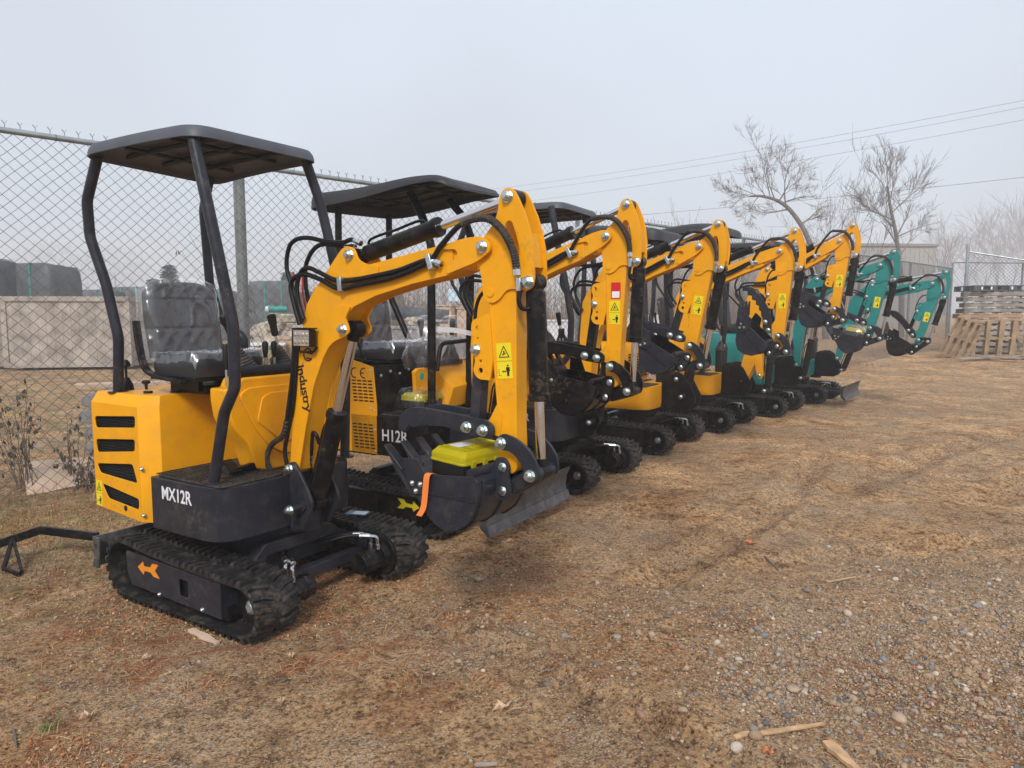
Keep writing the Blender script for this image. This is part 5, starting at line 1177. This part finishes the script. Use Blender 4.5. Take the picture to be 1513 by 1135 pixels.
for k, (px, D, h) in enumerate([(1392, 140, 16.), (1420, 150, 18.5), (1447, 145, 17.5), (1470, 155, 20.), (1492, 150, 20.5), (1512, 160, 22.), (1535, 150, 22)]):
    X = (px-756)/1090*D; bare_tree('hazy bare tree in the far right background, %s from the left' % words[k], [(X, D, 0), (X+rt.uniform(-.3, .3), D, h*.25), (X+rt.uniform(-.5, .5), D, h*.45)], .24,
        [(f, (rt.uniform(-.8, .8), rt.uniform(-.3, .3), 1), h*.36) for f in (.4, .55, .7, .8, .9, 1, 1)], 100+k, depth=3, group='hazy bare trees at the far right', minr=.03, spread=.38)
for k, (px, D, h) in enumerate([(1006, 33, 5.0), (1120, 30, 3.9), (1215, 32, 4.6), (1250, 33, 4.4), (1378, 36, 4.4)]):
    X = (px-756)/1090*D; bare_tree('small bare bush tree beyond the long fence, %s from the left' % words[k], [(X, D, 0), (X, D, h*.2), (X+.1, D, h*.4)], .06,
        [(f, (rt.uniform(-.5, .5), 0, 1), h*.42) for f in (.3, .5, .7, .85, 1)], 200+k, depth=2, group='small bare trees beyond the fence', minr=.009, kids=(3, 5), spread=.35)
def thicket(label, px, D, w, h, n, seed):
    t = MB(); r_ = random.Random(seed)
    for i in range(n):
        x = r_.uniform(-w/2, w/2); y = r_.uniform(-.8, .8); H = h*r_.uniform(.5, 1.05)*(1-.35*(abs(x)/(w/2))**3); p = [Vector((x, y, 0))]
        dx = r_.uniform(-.25, .25)
        for k in range(1, 5): p.append(Vector((x+dx*k/4*H*.5+r_.uniform(-.04, .04), y, H*k/4)))
        t.tube(p, [.012*(1-.17*k) for k in range(5)], 3, cap=False)
        for _ in range(3):
            q = p[r_.randint(1, 4)]; t.tube([q, q+Vector((r_.uniform(-.3, .3), 0, r_.uniform(.1, .4)))], .006, 3, cap=False)
    o = t.build('thicket', 'reed'); o.location = ((px-756)/1090*D, D, 0); tag(o, label, 'thicket', 'brown thickets beyond the fence'); return o
for k, (px, D, w, h) in enumerate([(470, 30, 3.5, 2.6), (560, 31, 4, 2.9), (650, 30, 4, 3.1), (745, 31, 4, 3.0), (830, 29, 4, 2.9), (905, 29, 4, 2.7), (975, 30, 4, 2.8), (1050, 31, 4, 2.6), (1120, 33, 5, 2.6)]):
    thicket('tangled brown thicket beyond the fence, %s from the left' % words[k], px, D, w, h, 300, 60+k)
def conifer(label, px, D, h, w):
    X = (px-756)/1090*D; t = thing('conifer', label, 'tree', (X, D, 0)); r_ = random.Random(int(px)); b = MB(); b.cyl((0, 0, 0), (0, 0, h*.9), .12, .03, n=7); b.build('trunk', 'bark', t); c_ = MB()
    for i in range(1500):
        z = h*r_.uniform(.12, 1); rad = w*(1-z/h)*r_.uniform(.2, 1)+.05; a = r_.uniform(0, 6.28); p = Vector((math.cos(a)*rad, math.sin(a)*rad, z-.15*rad)); d = Vector((math.cos(a), math.sin(a), -.3))*r_.uniform(.2, .4); q = Vector((-math.sin(a), math.cos(a), .1))*r_.uniform(.05, .12)
        c_.add([p, p+d+q, p+d*1.1-q], [(0, 1, 2)])
    c_.build('crown', 'conifer', t, smooth=0)
conifer('small conifer showing faintly through the fence above the nearest seat', 255, 42, 3.9, 1.1)
conifer('lower conifer beside the small one beyond the fence', 232, 44, 3.2, .9)
conifer('faint conifer beyond the fence right of the nearest canopy post', 428, 48, 3.8, 1.2)
def round_tree(label, px, D, h, w, seed):
    X = (px-756)/1090*D; t = thing('rounded_tree', label, 'tree', (X, D, 0), 0, 'far hazy trees at the left'); r_ = random.Random(seed); b = MB(); b.cyl((0, 0, 0), (0, 0, h*.6), .3, .12, n=7); b.build('trunk', 'bark', t); c_ = MB()
    for i in range(2600):
        while True:
            p = Vector((r_.uniform(-1, 1), r_.uniform(-1, 1), r_.uniform(-1, 1)))
            if p.length < 1: break
        p = Vector((p.x*w*.5, p.y*w*.5, h*.58+p.z*h*.42)); d = Vector((r_.gauss(0, 1), r_.gauss(0, 1), r_.gauss(.6, 1))).normalized()*r_.uniform(.3, .9); q = d.orthogonal().normalized()*.035; c_.add([p, p+d+q, p+d-q], [(0, 1, 2)])
    c_.build('crown', 'reed', t, smooth=0)
round_tree('broad hazy tree at the far left beyond the dark bales', 85, 150, 15.0, 16, 1)
round_tree('broad hazy tree behind the left canopy post', 175, 165, 15.5, 16, 2)
round_tree('faint low tree at the left edge', 10, 155, 10, 14, 3)

# ================================================================ building, wires
bd = thing('warehouse', 'long flat roofed pale metal building behind the upright tree', 'building', (20.2, 46, 0), R(4))
b = MB(); b.bb(-10, 6.2, 0, 12, 0, 5.0)
for i in range(54): b.bb(-9.9+i*.3, -9.8+i*.3, -.03, 0, .1, 4.85)
b.build('wall', 'wall_panel', bd); b = MB(); b.bb(-10.1, 6.3, -.12, 12.1, 5.0, 5.18); b.build('roof_trim', 'concrete_grey', bd, bevel=.02)
b = MB(); b.bb(-2, 1.6, -.05, -.031, .05, 3.4); b.build('door', 'concrete_grey', bd)
def wire(label, a, b_, sag):
    a, b_ = Vector(a), Vector(b_); m = MB(); m.tube([a.lerp(b_, t/24)-Vector((0, 0, sag*4*(t/24)*(1-t/24))) for t in range(25)], .008, 5); o = m.build('power_line', 'power_cable'); tag(o, label, 'cable', 'overhead power lines'); return o
wire('uppermost overhead power line crossing the sky', (29.5, 30.6, 11.45), (-4, 66, 11.6), .5)
wire('middle overhead power line just under the uppermost', (29.5, 31.2, 11.25), (-4, 66.5, 11.2), .5)
wire('third overhead power line from the top', (29.5, 31.6, 10.75), (-4, 68, 10.5), .5)
wire('lowest single overhead wire reaching the right edge', (25.0, 27.5, 6.85), (-2, 50, 6.9), .25)

# ================================================================ ground
def axis(lo, hi, d0, d1, step, far):
    a = list(np.arange(d0, d1, step)); s = step; x = d1
    while x < hi: a.append(x); s *= 1.09; x += min(s, far)
    a.append(hi); s = step; x = d0; l = []
    while x > lo: s *= 1.09; x -= min(s, far); l.append(max(x, lo))
    return np.array(sorted(set(l+a)))
gx = axis(-150, 150, -3.4, 5.4, .018, 12); gy = axis(-20, 290, 1.35, 7.6, .018, 12)
GX, GY = np.meshgrid(gx, gy); GZ = ground_z(GX, GY); nx, ny = len(gx), len(gy)
me = bpy.data.meshes.new('ground'); co = np.stack([GX, GY, GZ], -1).reshape(-1, 3).astype(np.float32)
I = (np.arange(ny-1)[:, None]*nx+np.arange(nx-1)[None, :]).reshape(-1); Q = np.stack([I, I+1, I+nx+1, I+nx], -1).astype(np.int32)
def quick_mesh(name, co, faces):
    me = bpy.data.meshes.new(name); k = faces.shape[1]; me.vertices.add(len(co)); me.vertices.foreach_set('co', np.ascontiguousarray(co, dtype=np.float32).reshape(-1)); me.loops.add(faces.size); me.loops.foreach_set('vertex_index', faces.reshape(-1).astype(np.int32)); me.polygons.add(len(faces)); me.polygons.foreach_set('loop_start', np.arange(0, faces.size, k, dtype=np.int32)); me.polygons.foreach_set('loop_total', np.full(len(faces), k, dtype=np.int32)); me.polygons.foreach_set('use_smooth', np.ones(len(faces), dtype=bool)); me.update(calc_edges=True); me.validate(); return me
me = quick_mesh('ground', co, Q); go = bpy.data.objects.new('ground', me); COL.objects.link(go); tag(go, 'brown rutted dirt yard with gravel', None, None, 'structure')
m = bpy.data.materials.new('dirt'); N, L = nt(m); bs = N['Principled BSDF']; tc = N.new('ShaderNodeTexCoord'); OB = tc.outputs['Object']
def noise(scale, det=6, rough=.6, dist=0., vec=None):
    n = N.new('ShaderNodeTexNoise'); n.inputs['Scale'].default_value = scale; n.inputs['Detail'].default_value = det; n.inputs['Roughness'].default_value = rough; n.inputs['Distortion'].default_value = dist; L.new(vec or OB, n.inputs['Vector']); return n.outputs['Fac']
def mapr(v, a, b, c_=0., d=1.):
    r = N.new('ShaderNodeMapRange'); r.inputs['From Min'].default_value = a; r.inputs['From Max'].default_value = b; r.inputs['To Min'].default_value = c_; r.inputs['To Max'].default_value = d; L.new(v, r.inputs['Value']); return r.outputs['Result']
def mixc(f, a, b, mode='MIX'):
    x = N.new('ShaderNodeMix'); x.data_type = 'RGBA'; x.blend_type = mode
    (L.new(f, x.inputs[0]) if hasattr(f, 'links') else setattr(x.inputs[0], 'default_value', f))
    for s, v in ((6, a), (7, b)): (L.new(v, x.inputs[s]) if hasattr(v, 'links') else setattr(x.inputs[s], 'default_value', rgb(v)))
    return x.outputs[2]
def mathn(op, a, b=None):
    x = N.new('ShaderNodeMath'); x.operation = op
    for i, v in enumerate((a, b)):
        if v is None: continue
        (L.new(v, x.inputs[i]) if hasattr(v, 'links') else setattr(x.inputs[i], 'default_value', v))
    return x.outputs[0]
base = ramp(N, [(.28, (.34, .175, .075)), (.42, (.64, .385, .19)), (.56, (.80, .52, .28)), (.74, (.90, .64, .39))]); L.new(noise(1.5, 9, .66, .8), base.inputs['Fac'])
c2 = ramp(N, [(.36, (.42, .35, .29)), (.50, (.96, .95, .93)), (.60, (1.0, .98, .95))]); L.new(noise(6.5, 8, .7, .3), c2.inputs['Fac'])
col = mixc(.85, base.outputs['Color'], c2.outputs['Color'], 'MULTIPLY')
c3 = ramp(N, [(.40, (.13, .10, .08)), (.50, (.85, .82, .79)), (.58, (1, 1, 1))]); L.new(noise(55, 6, .75), c3.inputs['Fac'])  # dark specks put the shade of cracks and crevices into the colour
col = mixc(.9, col, c3.outputs['Color'], 'MULTIPLY')
cs = ramp(N, [(.36, (.22, .17, .13)), (.46, (.84, .81, .78)), (.52, (1, 1, 1))]); L.new(noise(17, 7, .72, .4), cs.inputs['Fac'])  # dark marks paint the shading of clods and bumps, along with damp patches
col = mixc(.85, col, cs.outputs['Color'], 'MULTIPLY')
xz = N.new('ShaderNodeSeparateXYZ'); L.new(OB, xz.inputs[0]); sand = mapr(mathn('ADD', xz.outputs['Y'], mapr(noise(.7, 5), 0, 1, -2, 2)), 3.4, 6.5, .0, 1.)
col = mixc(sand, col, mixc(1., col, (1.24, 1.24, 1.25), 'MULTIPLY'))
# fine grit: tiny grains with their own colours
vor = N.new('ShaderNodeTexVoronoi'); vor.inputs['Scale'].default_value = 150; L.new(OB, vor.inputs['Vector'])
sep = N.new('ShaderNodeSeparateColor'); L.new(vor.outputs['Color'], sep.inputs[0])
grit = ramp(N, [(0, (.14, .10, .07)), (.3, (.36, .24, .15)), (.6, (.56, .40, .26)), (.85, (.66, .53, .40)), (1, (.80, .72, .60))]); L.new(sep.outputs[0], grit.inputs['Fac'])
gm = mapr(mathn('ADD', noise(1.3, 5, .6), mapr(sep.outputs[1], 0, 1, -.16, .16)), .50, .60)
col = mixc(mathn('MULTIPLY', gm, .7), col, grit.outputs['Color'])
# reddish needle litter tinting the dirt in patches towards the left foreground
xyz = N.new('ShaderNodeSeparateXYZ'); L.new(OB, xyz.inputs[0])
left = mapr(xyz.outputs['X'], 1.3, -.8, .12, 1.)
rm = mathn('MULTIPLY', mapr(noise(2.2, 7, .7, .8), .53, .66), left)
near_ = mapr(xyz.outputs['Y'], 7, 3.2, 0, 1)
col = mixc(mathn('MULTIPLY', mathn('MULTIPLY', rm, near_), .9), col, (.36, .115, .042))
gr = mathn('MULTIPLY', mapr(xyz.outputs['X'], -1.6, -2.4), mapr(noise(3, 5, .6), .45, .58))
col = mixc(mathn('MULTIPLY', gr, .5), col, (.13, .13, .045))
L.new(col, bs.inputs['Base Color']); bs.inputs['Roughness'].default_value = .92; bs.inputs['Specular IOR Level'].default_value = .25
h1 = mathn('MULTIPLY', noise(28, 10, .72), .55); h2 = mathn('MULTIPLY', vor.outputs['Distance'], .35); hh = mathn('ADD', h1, mathn('MULTIPLY', h2, gm)); hh = mathn('ADD', hh, mathn('MULTIPLY', noise(190, 4, .7), .3))
bp = N.new('ShaderNodeBump'); bp.inputs['Strength'].default_value = 1.; bp.inputs['Distance'].default_value = .038; L.new(hh, bp.inputs['Height']); L.new(bp.outputs['Normal'], bs.inputs['Normal'])
go.data.materials.append(m)

# ---------------------------------------------------------------- stones
def ico(sub):
    bm = bmesh.new(); bmesh.ops.create_icosphere(bm, subdivisions=sub, radius=1); v = np.array([x.co[:] for x in bm.verts]); f = np.array([[q.index for q in p.verts] for p in bm.faces]); bm.free(); return v, f
def scatter(name, label, pos, size, sub, matn, flat=(.5, .8), kind='stuff', bury=.25):
    v0, f0 = ico(sub); n = len(pos); nv = len(v0); r_ = rng
    V_ = np.repeat(v0[None], n, 0)
    for k in range(3):
        d = r_.normal(size=(n, 1, 3)); d /= np.linalg.norm(d, axis=-1, keepdims=True); t = np.sum(V_*d, -1, keepdims=True); V_ = V_-d*np.clip(t-r_.uniform(.45, .8, (n, 1, 1)), 0, None)*.85
    V_ = V_*np.stack([r_.uniform(.8, 1.25, n), r_.uniform(.65, 1., n), r_.uniform(*flat, n)], -1)[:, None]*size[:, None, None]
    a = r_.uniform(0, 6.283, n); c_, s_ = np.cos(a), np.sin(a); x = V_[..., 0]*c_[:, None]-V_[..., 1]*s_[:, None]; y = V_[..., 0]*s_[:, None]+V_[..., 1]*c_[:, None]
    z = V_[..., 2]+(ground_z(pos[:, 0], pos[:, 1])+size*(.55-bury))[:, None]
    co = np.stack([x+pos[:, 0:1], y+pos[:, 1:2], z], -1).reshape(-1, 3); F = (f0[None]+(np.arange(n)*nv)[:, None, None]).reshape(-1, 3)
    me = quick_mesh(name, co, F); at = me.attributes.new('rnd', 'FLOAT', 'POINT'); at.data.foreach_set('value', np.repeat(r_.uniform(0, 1, n), nv).astype(np.float32)); me.materials.append(MATS[matn])
    o = bpy.data.objects.new(name, me); COL.objects.link(o); tag(o, label, 'gravel', None, kind); return o
def gravel_density(x, y):
    d = np.clip(.5+1.6*fbm(x, y, .8, 3, 51), 0, 1)
    band = np.exp(-((y-(3.15+.10*x-.25*np.abs(x-.6)))/.45)**2)*(x > -.4)+np.exp(-((x-1.35)/.75)**2-((y-2.55)/.38)**2)*2.2+.9*np.exp(-((x-.45)/.22)**2-((y-3.12)/.10)**2)
    return np.clip(.06+.6*d**3+band*1.1*(.35+.9*d), 0, 2.6)*(1-.55*(x < -.5))*(1-.5*np.clip((y-3.6)/1.5, 0, 1))
def pick(n, x0, x1, y0, y1, dens, p=1.):
    out = []
    while sum(len(o) for o in out) < n:
        y = y0+(y1-y0)*rng.uniform(0, 1, n*4)**1.25; x = rng.uniform(x0, x1, n*4); k = (np.abs(x) < y*.78+.3) & (rng.uniform(0, 2.6, n*4) < dens(x, y)**p); out.append(np.stack([x[k], y[k]], -1))
    return np.concatenate(out)[:n]
P = pick(30000, -3.5, 6, 1.5, 8, gravel_density, 1.1); scatter('gravel', 'fine mixed gravel strewn over the dirt yard', P, rng.gamma(3.0, .0011, len(P))+.001, 0, 'stone')
P = pick(3600, -3.2, 6, 1.5, 8, gravel_density, 1.9); scatter('gravel', 'coarser gravel lying in patches over the dirt yard', P, rng.gamma(2.2, .0024, len(P))+.002, 1, 'stone', bury=.45)
P = pick(150, -1.2, 5, 1.6, 5.5, gravel_density, 2.5); scatter('gravel', 'scattered round pebbles on the dirt', P, rng.uniform(.010, .018, len(P)), 2, 'stone')
# the larger pebbles that can be told apart
big = [(1089, 1104, .026, 'round tan pebble, leftmost of two near the bottom'), (1116, 1099, .024, 'pale grey pebble right beside the round tan one'), (1328, 1060, .026, 'flat pale oval stone in the lower right gravel'), (1288, 1023, .020, 'pale grey pebble in the middle of the lower right gravel'), (1252, 910, .022, 'dark grey stone alone right of the middle'), (1172, 1019, .023, 'blue-grey stone left in the lower right gravel'), (1191, 875, .017, 'grey oval pebble next to the short stick'), (946, 1051, .020, 'dark round pebble right of the tan leaf'), (1260, 1030, .018, 'brown pebble in the lower right gravel'), (1297, 1048, .018, 'dark pebble in the lower right gravel'), (706, 853, .024, 'dark round stone between small pale ones below the blade'), (786, 884, .014, 'pale pebble right of the dark round stone'), (757, 884, .016, 'dark blue pebble right of the dark round stone'), (944, 935, .022, 'pale stone in the pebble line right of the middle'), (981, 942, .019, 'brown stone at the end of the pebble line'), (912, 940, .018, 'dark stone below the pebble line'), (963, 937, .02, 'tan flat stone in the pebble line'), (1158, 857, .015, 'pale pebble up right of the pebble line'), (980, 852, .020, 'large pale flat stone at the upper right of the middle'), (1455, 1004, .022, 'reddish stone near the right edge'), (1411, 999, .02, 'dark stone near the right edge')]
f_, pit = 1090., math.atan(109.5/1090)
def gp(px, py):
    a, b_ = (px-756.5)/f_, (567.5-py)/f_; d = Vector((a, math.cos(pit)+b_*math.sin(pit), -math.sin(pit)+b_*math.cos(pit))); t = -1.33/d.z; return d.x*t, d.y*t
for px, py, s_, lab in big:
    x, y = gp(px, py); o = scatter('pebble', lab, np.array([[0., 0.]]), np.array([s_]), 2, 'stone', kind=None, bury=.2)
    z = gz(x, y); o.data.transform(Matrix.Translation((0, 0, -gz(0, 0)))); o.location = (x, y, z); o['category'] = 'stone'
# ---------------------------------------------------------------- needles, straw, grass
def blades(name, label, P, length, width, lift, matn, cat=None, curl=.35, up=False):
    n = len(P); r_ = rng; a = r_.uniform(0, 6.283, n); L_ = r_.uniform(length[0], length[1], n); w = r_.uniform(width[0], width[1], n)
    S_ = 5; t = np.linspace(0, 1, S_)[None]; bend = r_.normal(0, curl, n)[:, None]
    ang = a[:, None]+bend*t*2
    if up:
        tilt = r_.uniform(.15, 1.1, n)[:, None]; X = np.cos(ang)*L_[:, None]*t*np.sin(tilt*(.4+.6*t)); Y = np.sin(ang)*L_[:, None]*t*np.sin(tilt*(.4+.6*t)); Z = L_[:, None]*t*np.cos(tilt*(.4+.8*t))
    else:
        X = np.cumsum(np.cos(ang), 1)/S_*L_[:, None]; Y = np.cumsum(np.sin(ang), 1)/S_*L_[:, None]; Z = r_.uniform(lift[0], lift[1], n)[:, None]*np.sin(math.pi*t)*1.0+.002
    X = X+P[:, 0:1]; Y = Y+P[:, 1:2]; Z = Z+(ground_z(P[:, 0], P[:, 1])[:, None] if up else ground_z(X, Y))
    nx_, ny_ = -np.sin(ang), np.cos(ang); ww = w[:, None]*(1-.75*t) if up else w[:, None]*np.ones_like(t)
    V_ = np.stack([np.stack([X-nx_*ww/2, Y-ny_*ww/2, Z], -1), np.stack([X+nx_*ww/2, Y+ny_*ww/2, Z+ww*.4], -1)], 2).reshape(-1, 3)
    b0 = (np.arange(n)[:, None]*S_+np.arange(S_-1)[None]).reshape(-1)*2; F = np.stack([b0, b0+1, b0+3, b0+2], -1)
    me = quick_mesh(name, V_, F); at = me.attributes.new('rnd', 'FLOAT', 'POINT'); at.data.foreach_set('value', np.repeat(r_.uniform(0, 1, n), S_*2).astype(np.float32)); me.materials.append(MATS[matn])
    o = bpy.data.objects.new(name, me); COL.objects.link(o); return tag(o, label, cat, None, 'stuff')
def nd(x, y): return .9*np.exp(-((x+1.9)/.5)**2-((y-2.9)/.4)**2)*np.clip(1+4*fbm(x, y, 3, 2, 12), 0, 2)+np.clip((fbm(x, y, 1.6, 4, 77)-.02)*5, 0, 2.6)*(1-.8*np.clip((x-.4)/1.2, 0, 1))*(y < 6)+2.6*np.exp(-((x+.95)/.22)**2-((y-3.05)/.14)**2)+2.6*np.exp(-((x-.42)/.18)**2-((y-2.75)/.06)**2)
P = pick(15000, -3.3, 1.6, 1.5, 5.2, nd); blades('needles', 'reddish brown pine needles and straw littering the dirt', P, (.02, .075), (.0010, .0022), (.001, .010), 'needles')
P = pick(5500, -3.3, .2, 1.5, 5.0, nd); blades('leaf_litter', 'crumbled reddish brown leaf litter on the dirt at the left', P, (.006, .018), (.004, .009), (0, .006), 'needles')
tuf = [gp(*p) for p in ((505, 900), (540, 890), (590, 1000), (720, 1022), (655, 870), (470, 985), (560, 940), (690, 1010), (420, 990), (180, 990), (70, 960), (300, 1010))]
P = np.concatenate([rng.normal([x, y], [.055, .05], (48, 2)) for x, y in tuf]); blades('straw', 'tufts of dry straw coloured grass flattened on the dirt', P, (.03, .10), (.0015, .0028), (.001, .014), 'grass_mix', None, .6).data.materials[0] = MATS['needles']
gd = lambda x, y: np.clip(.7+3*fbm(x, y, 1.4, 3, 91), 0, 2.6)*np.exp(-((x+3.05)/.75)**2-((y-4.45)/.55)**2)*1.6
P = pick(3800, -4, -1.6, 3.5, 6.0, gd); blades('grass', 'patchy short green and straw grass at the foot of the fence', P, (.015, .05), (.002, .004), (0, .01), 'grass_mix', None, .3, True)
gd2 = lambda x, y: np.clip(3*fbm(x, y, .9, 3, 97), 0, 2.6)*np.exp(-((x*.714-y*.70+6.2)/.35)**2)*2
def line_pts(n):
    t = rng.uniform(-1, 16, n); o_ = rng.normal(0, .28, n); return np.stack([FS.x+FD.x*t-FD.y*o_*-1, FS.y+FD.y*t-FD.x*o_], -1)
blades('grass', 'dry grass and dead stalks along the foot of the long fence', line_pts(5000), (.03, .14), (.002, .0045), (0, .02), 'needles', None, .3, True)
def tuft(px, py, n, h, lab):
    x, y = gp(px, py); P = rng.normal([x, y], [.018, .018], (n, 2)); blades('grass_tuft', lab, P, (h*.5, h), (.002, .004), (0, 0), 'grass_mix', 'grass', .3, True)
tuft(70, 1080, 60, .045, 'small green grass tuft in the lower left corner dirt'); tuft(505, 905, 26, .07, 'little dry grass tuft right of the nearest track')
# leaves, sticks, splinters
def leaf(lab, px, py, s_, rz, m='leaf_tan'):
    x, y = gp(px, py); b = MB(); rim = []
    lobes = [(90, 1), (66, .45), (45, .85), (25, .4), (0, .75), (-30, .35), (-60, .5), (-90, .95), (-120, .5), (-150, .35), (180, .75), (155, .4), (135, .85), (114, .45)]
    for i, (a, r_) in enumerate(lobes): rim.append((math.cos(R(a))*s_*r_, math.sin(R(a))*s_*r_, .008*((i*5) % 3)+.006))
    vs = [(0, 0, .003)]+rim; n = len(rim); b.add(vs, [(0, 1+i, 1+(i+1) % n) for i in range(n)]); o = b.build('fallen_leaf', m, smooth=0); o.location = (x, y, gz(x, y)+.006); o.rotation_euler = (.05, .08, rz); tag(o, lab, 'leaf', 'fallen leaves'); sm = o.modifiers.new('thickness', 'SOLIDIFY'); sm.thickness = .0006
leaf('tan lobed maple leaf lying in the open dirt near the bottom centre', 743, 1049, .042, 2.2)
leaf('tan leaf near the lower left below the nearest track', 218, 976, .026, 1.); leaf('small tan leaf just right of the nearest track', 430, 972, .022, .3); leaf('curled leaf in the dirt at the far lower left', 130, 1062, .03, 2.6)
leaf('orange leaf in the pebbles at the upper right', 1109, 810, .045, .4, 'leaf_orange'); leaf('rusty orange leaf beside the two splintered boards', 1137, 1118, .028, .9, 'leaf_orange'); leaf('tan leaf under the dozer blade', 755, 800, .03, 1.8); leaf('small leaf left of the middle foreground', 415, 1040, .018, 0)
def stick(lab, p0, p1, w, h, m, name='stick'):
    a, c_ = gp(*p0), gp(*p1); A_ = Vector((a[0], a[1], gz(*a)+h*.6)); C_ = Vector((c_[0], c_[1], gz(*c_)+h*.6)); r_ = random.Random(int(p0[0])); b = MB(); n = 9; vs = []; d = (C_-A_); nn = Vector((-d.y, d.x, 0)).normalized()
    for i in range(n):
        t = i/(n-1); c0 = A_.lerp(C_, t); c0.z = max(c0.z, gz(c0.x, c0.y)+h*.5)+.002; ww = w*(.5+.5*math.sin(math.pi*min(1, max(.08, t+.15)))**.5)*r_.uniform(.75, 1.05)
        for sx, sz in ((-1, -1), (1, -1), (1, 1), (-1, 1)): vs.append(c0+nn*ww/2*sx*r_.uniform(.9, 1.1)+Vector((0, 0, h/2*sz)))
    b.add(vs, [(i*4+k, i*4+(k+1) % 4, (i+1)*4+(k+1) % 4, (i+1)*4+k) for i in range(n-1) for k in range(4)]+[(3, 2, 1, 0), tuple((n-1)*4+k for k in range(4))]); o = b.build(name, m, bevel=.001); tag(o, lab, 'wood piece')
stick('splintered plank running off the bottom edge at the right', (1222, 1100), (1268, 1140), .045, .014, 'splinter_wood', 'broken_plank'); stick('thin splinter of bark and wood left of the splintered plank', (1085, 1095), (1218, 1070), .020, .008, 'splinter_wood', 'wood_splinter')
stick('small pale stick between pebbles right of the middle', (1222, 862), (1264, 856), .012, .007, 'splinter_wood'); stick('short dark twig on the dirt right of the orange leaf', (1130, 823), (1150, 838), .010, .006, 'bark', 'twig'); stick('small whitish stick at the bottom centre', (702, 1127), (735, 1127), .011, .009, 'old_wood')
stick('small flat wood block in front of the nearest track', (281, 933), (322, 952), .035, .012, 'ply', 'wood_block'); stick('thin twig near the lower left corner', (20, 1080), (25, 1108), .006, .005, 'bark', 'twig')
stick('dark stick lying at the fence foot', (150, 690), (172, 720), .008, .006, 'bark', 'twig')

for o in list(S.objects):
    if o.parent is None and o.location.y > 12 and o.name.split('.')[0] not in ('power_line', 'sun'): o.location.z += rise(o.location.y, o.location.x)
# ================================================================ air, light, camera
b = MB(); b.bb(-170, 170, -25, 300, -1.4, 18); hz = b.build('haze', 'twig', smooth=0); hm = bpy.data.materials.new('mist'); N, L = nt(hm)
for n_ in list(N):
    if n_.type != 'OUTPUT_MATERIAL': N.remove(n_)
out = [n_ for n_ in N if n_.type == 'OUTPUT_MATERIAL'][0]; pv = N.new('ShaderNodeVolumePrincipled'); pv.inputs['Color'].default_value = (.97, .98, 1.0, 1); pv.inputs['Density'].default_value = .0050; pv.inputs['Anisotropy'].default_value = .2
L.new(pv.outputs[0], out.inputs['Volume']); hz.data.materials.clear(); hz.data.materials.append(hm); tag(hz, 'thin fog hanging over the yard', None, None, 'stuff')
w = bpy.data.worlds.new('World'); S.world = w; w.use_nodes = True; N, L = w.node_tree.nodes, w.node_tree.links
bg = N['Background']; sky = N.new('ShaderNodeTexSky'); sky.sky_type = 'NISHITA'; sky.sun_disc = False; EL, AZ = R(40), R(186)
sky.sun_elevation = EL; sky.sun_rotation = AZ; sky.air_density = 1.; sky.dust_density = 6.; sky.ozone_density = 1.
# overcast: the clear-sky colour is mostly washed out by an even cloud layer
tc = N.new('ShaderNodeTexCoord'); nz = N.new('ShaderNodeTexNoise'); nz.inputs['Scale'].default_value = 1.3; nz.inputs['Detail'].default_value = 3; L.new(tc.outputs['Generated'], nz.inputs['Vector'])
cr = ramp(N, [(.35, (8.1, 8.6, 9.6)), (.65, (9.7, 10.8, 12.2))]); L.new(nz.outputs['Fac'], cr.inputs['Fac'])
mx = N.new('ShaderNodeMix'); mx.data_type = 'RGBA'; mx.inputs[0].default_value = .88; L.new(sky.outputs[0], mx.inputs[6]); L.new(cr.outputs['Color'], mx.inputs[7]); L.new(mx.outputs[2], bg.inputs['Color']); bg.inputs['Strength'].default_value = .0505
sl_ = bpy.data.lights.new('sun', 'SUN'); sl_.energy = 1.5; sl_.angle = R(12); sl_.color = (1, .97, .93); so_ = bpy.data.objects.new('sun', sl_); COL.objects.link(so_)
sd = Vector((math.sin(AZ)*math.cos(EL), math.cos(AZ)*math.cos(EL), math.sin(EL))); so_.rotation_euler = sd.to_track_quat('Z', 'Y').to_euler(); so_.location = (0, 0, 12)
cam = bpy.data.cameras.new('camera'); cam.sensor_width = 36; cam.lens = 36*1090/1513; cam.clip_end = 1000; co_ = bpy.data.objects.new('camera', cam); COL.objects.link(co_); co_.location = (0, 0, 1.33); co_.rotation_euler = (R(90)-pit, 0, 0); S.camera = co_
S.view_settings.view_transform = 'Standard'; S.view_settings.look = 'None'; S.view_settings.exposure = .78; S.view_settings.gamma = 1
S.render.engine = 'CYCLES'
S.cycles.volume_bounces = 1; S.cycles.transparent_max_bounces = 12
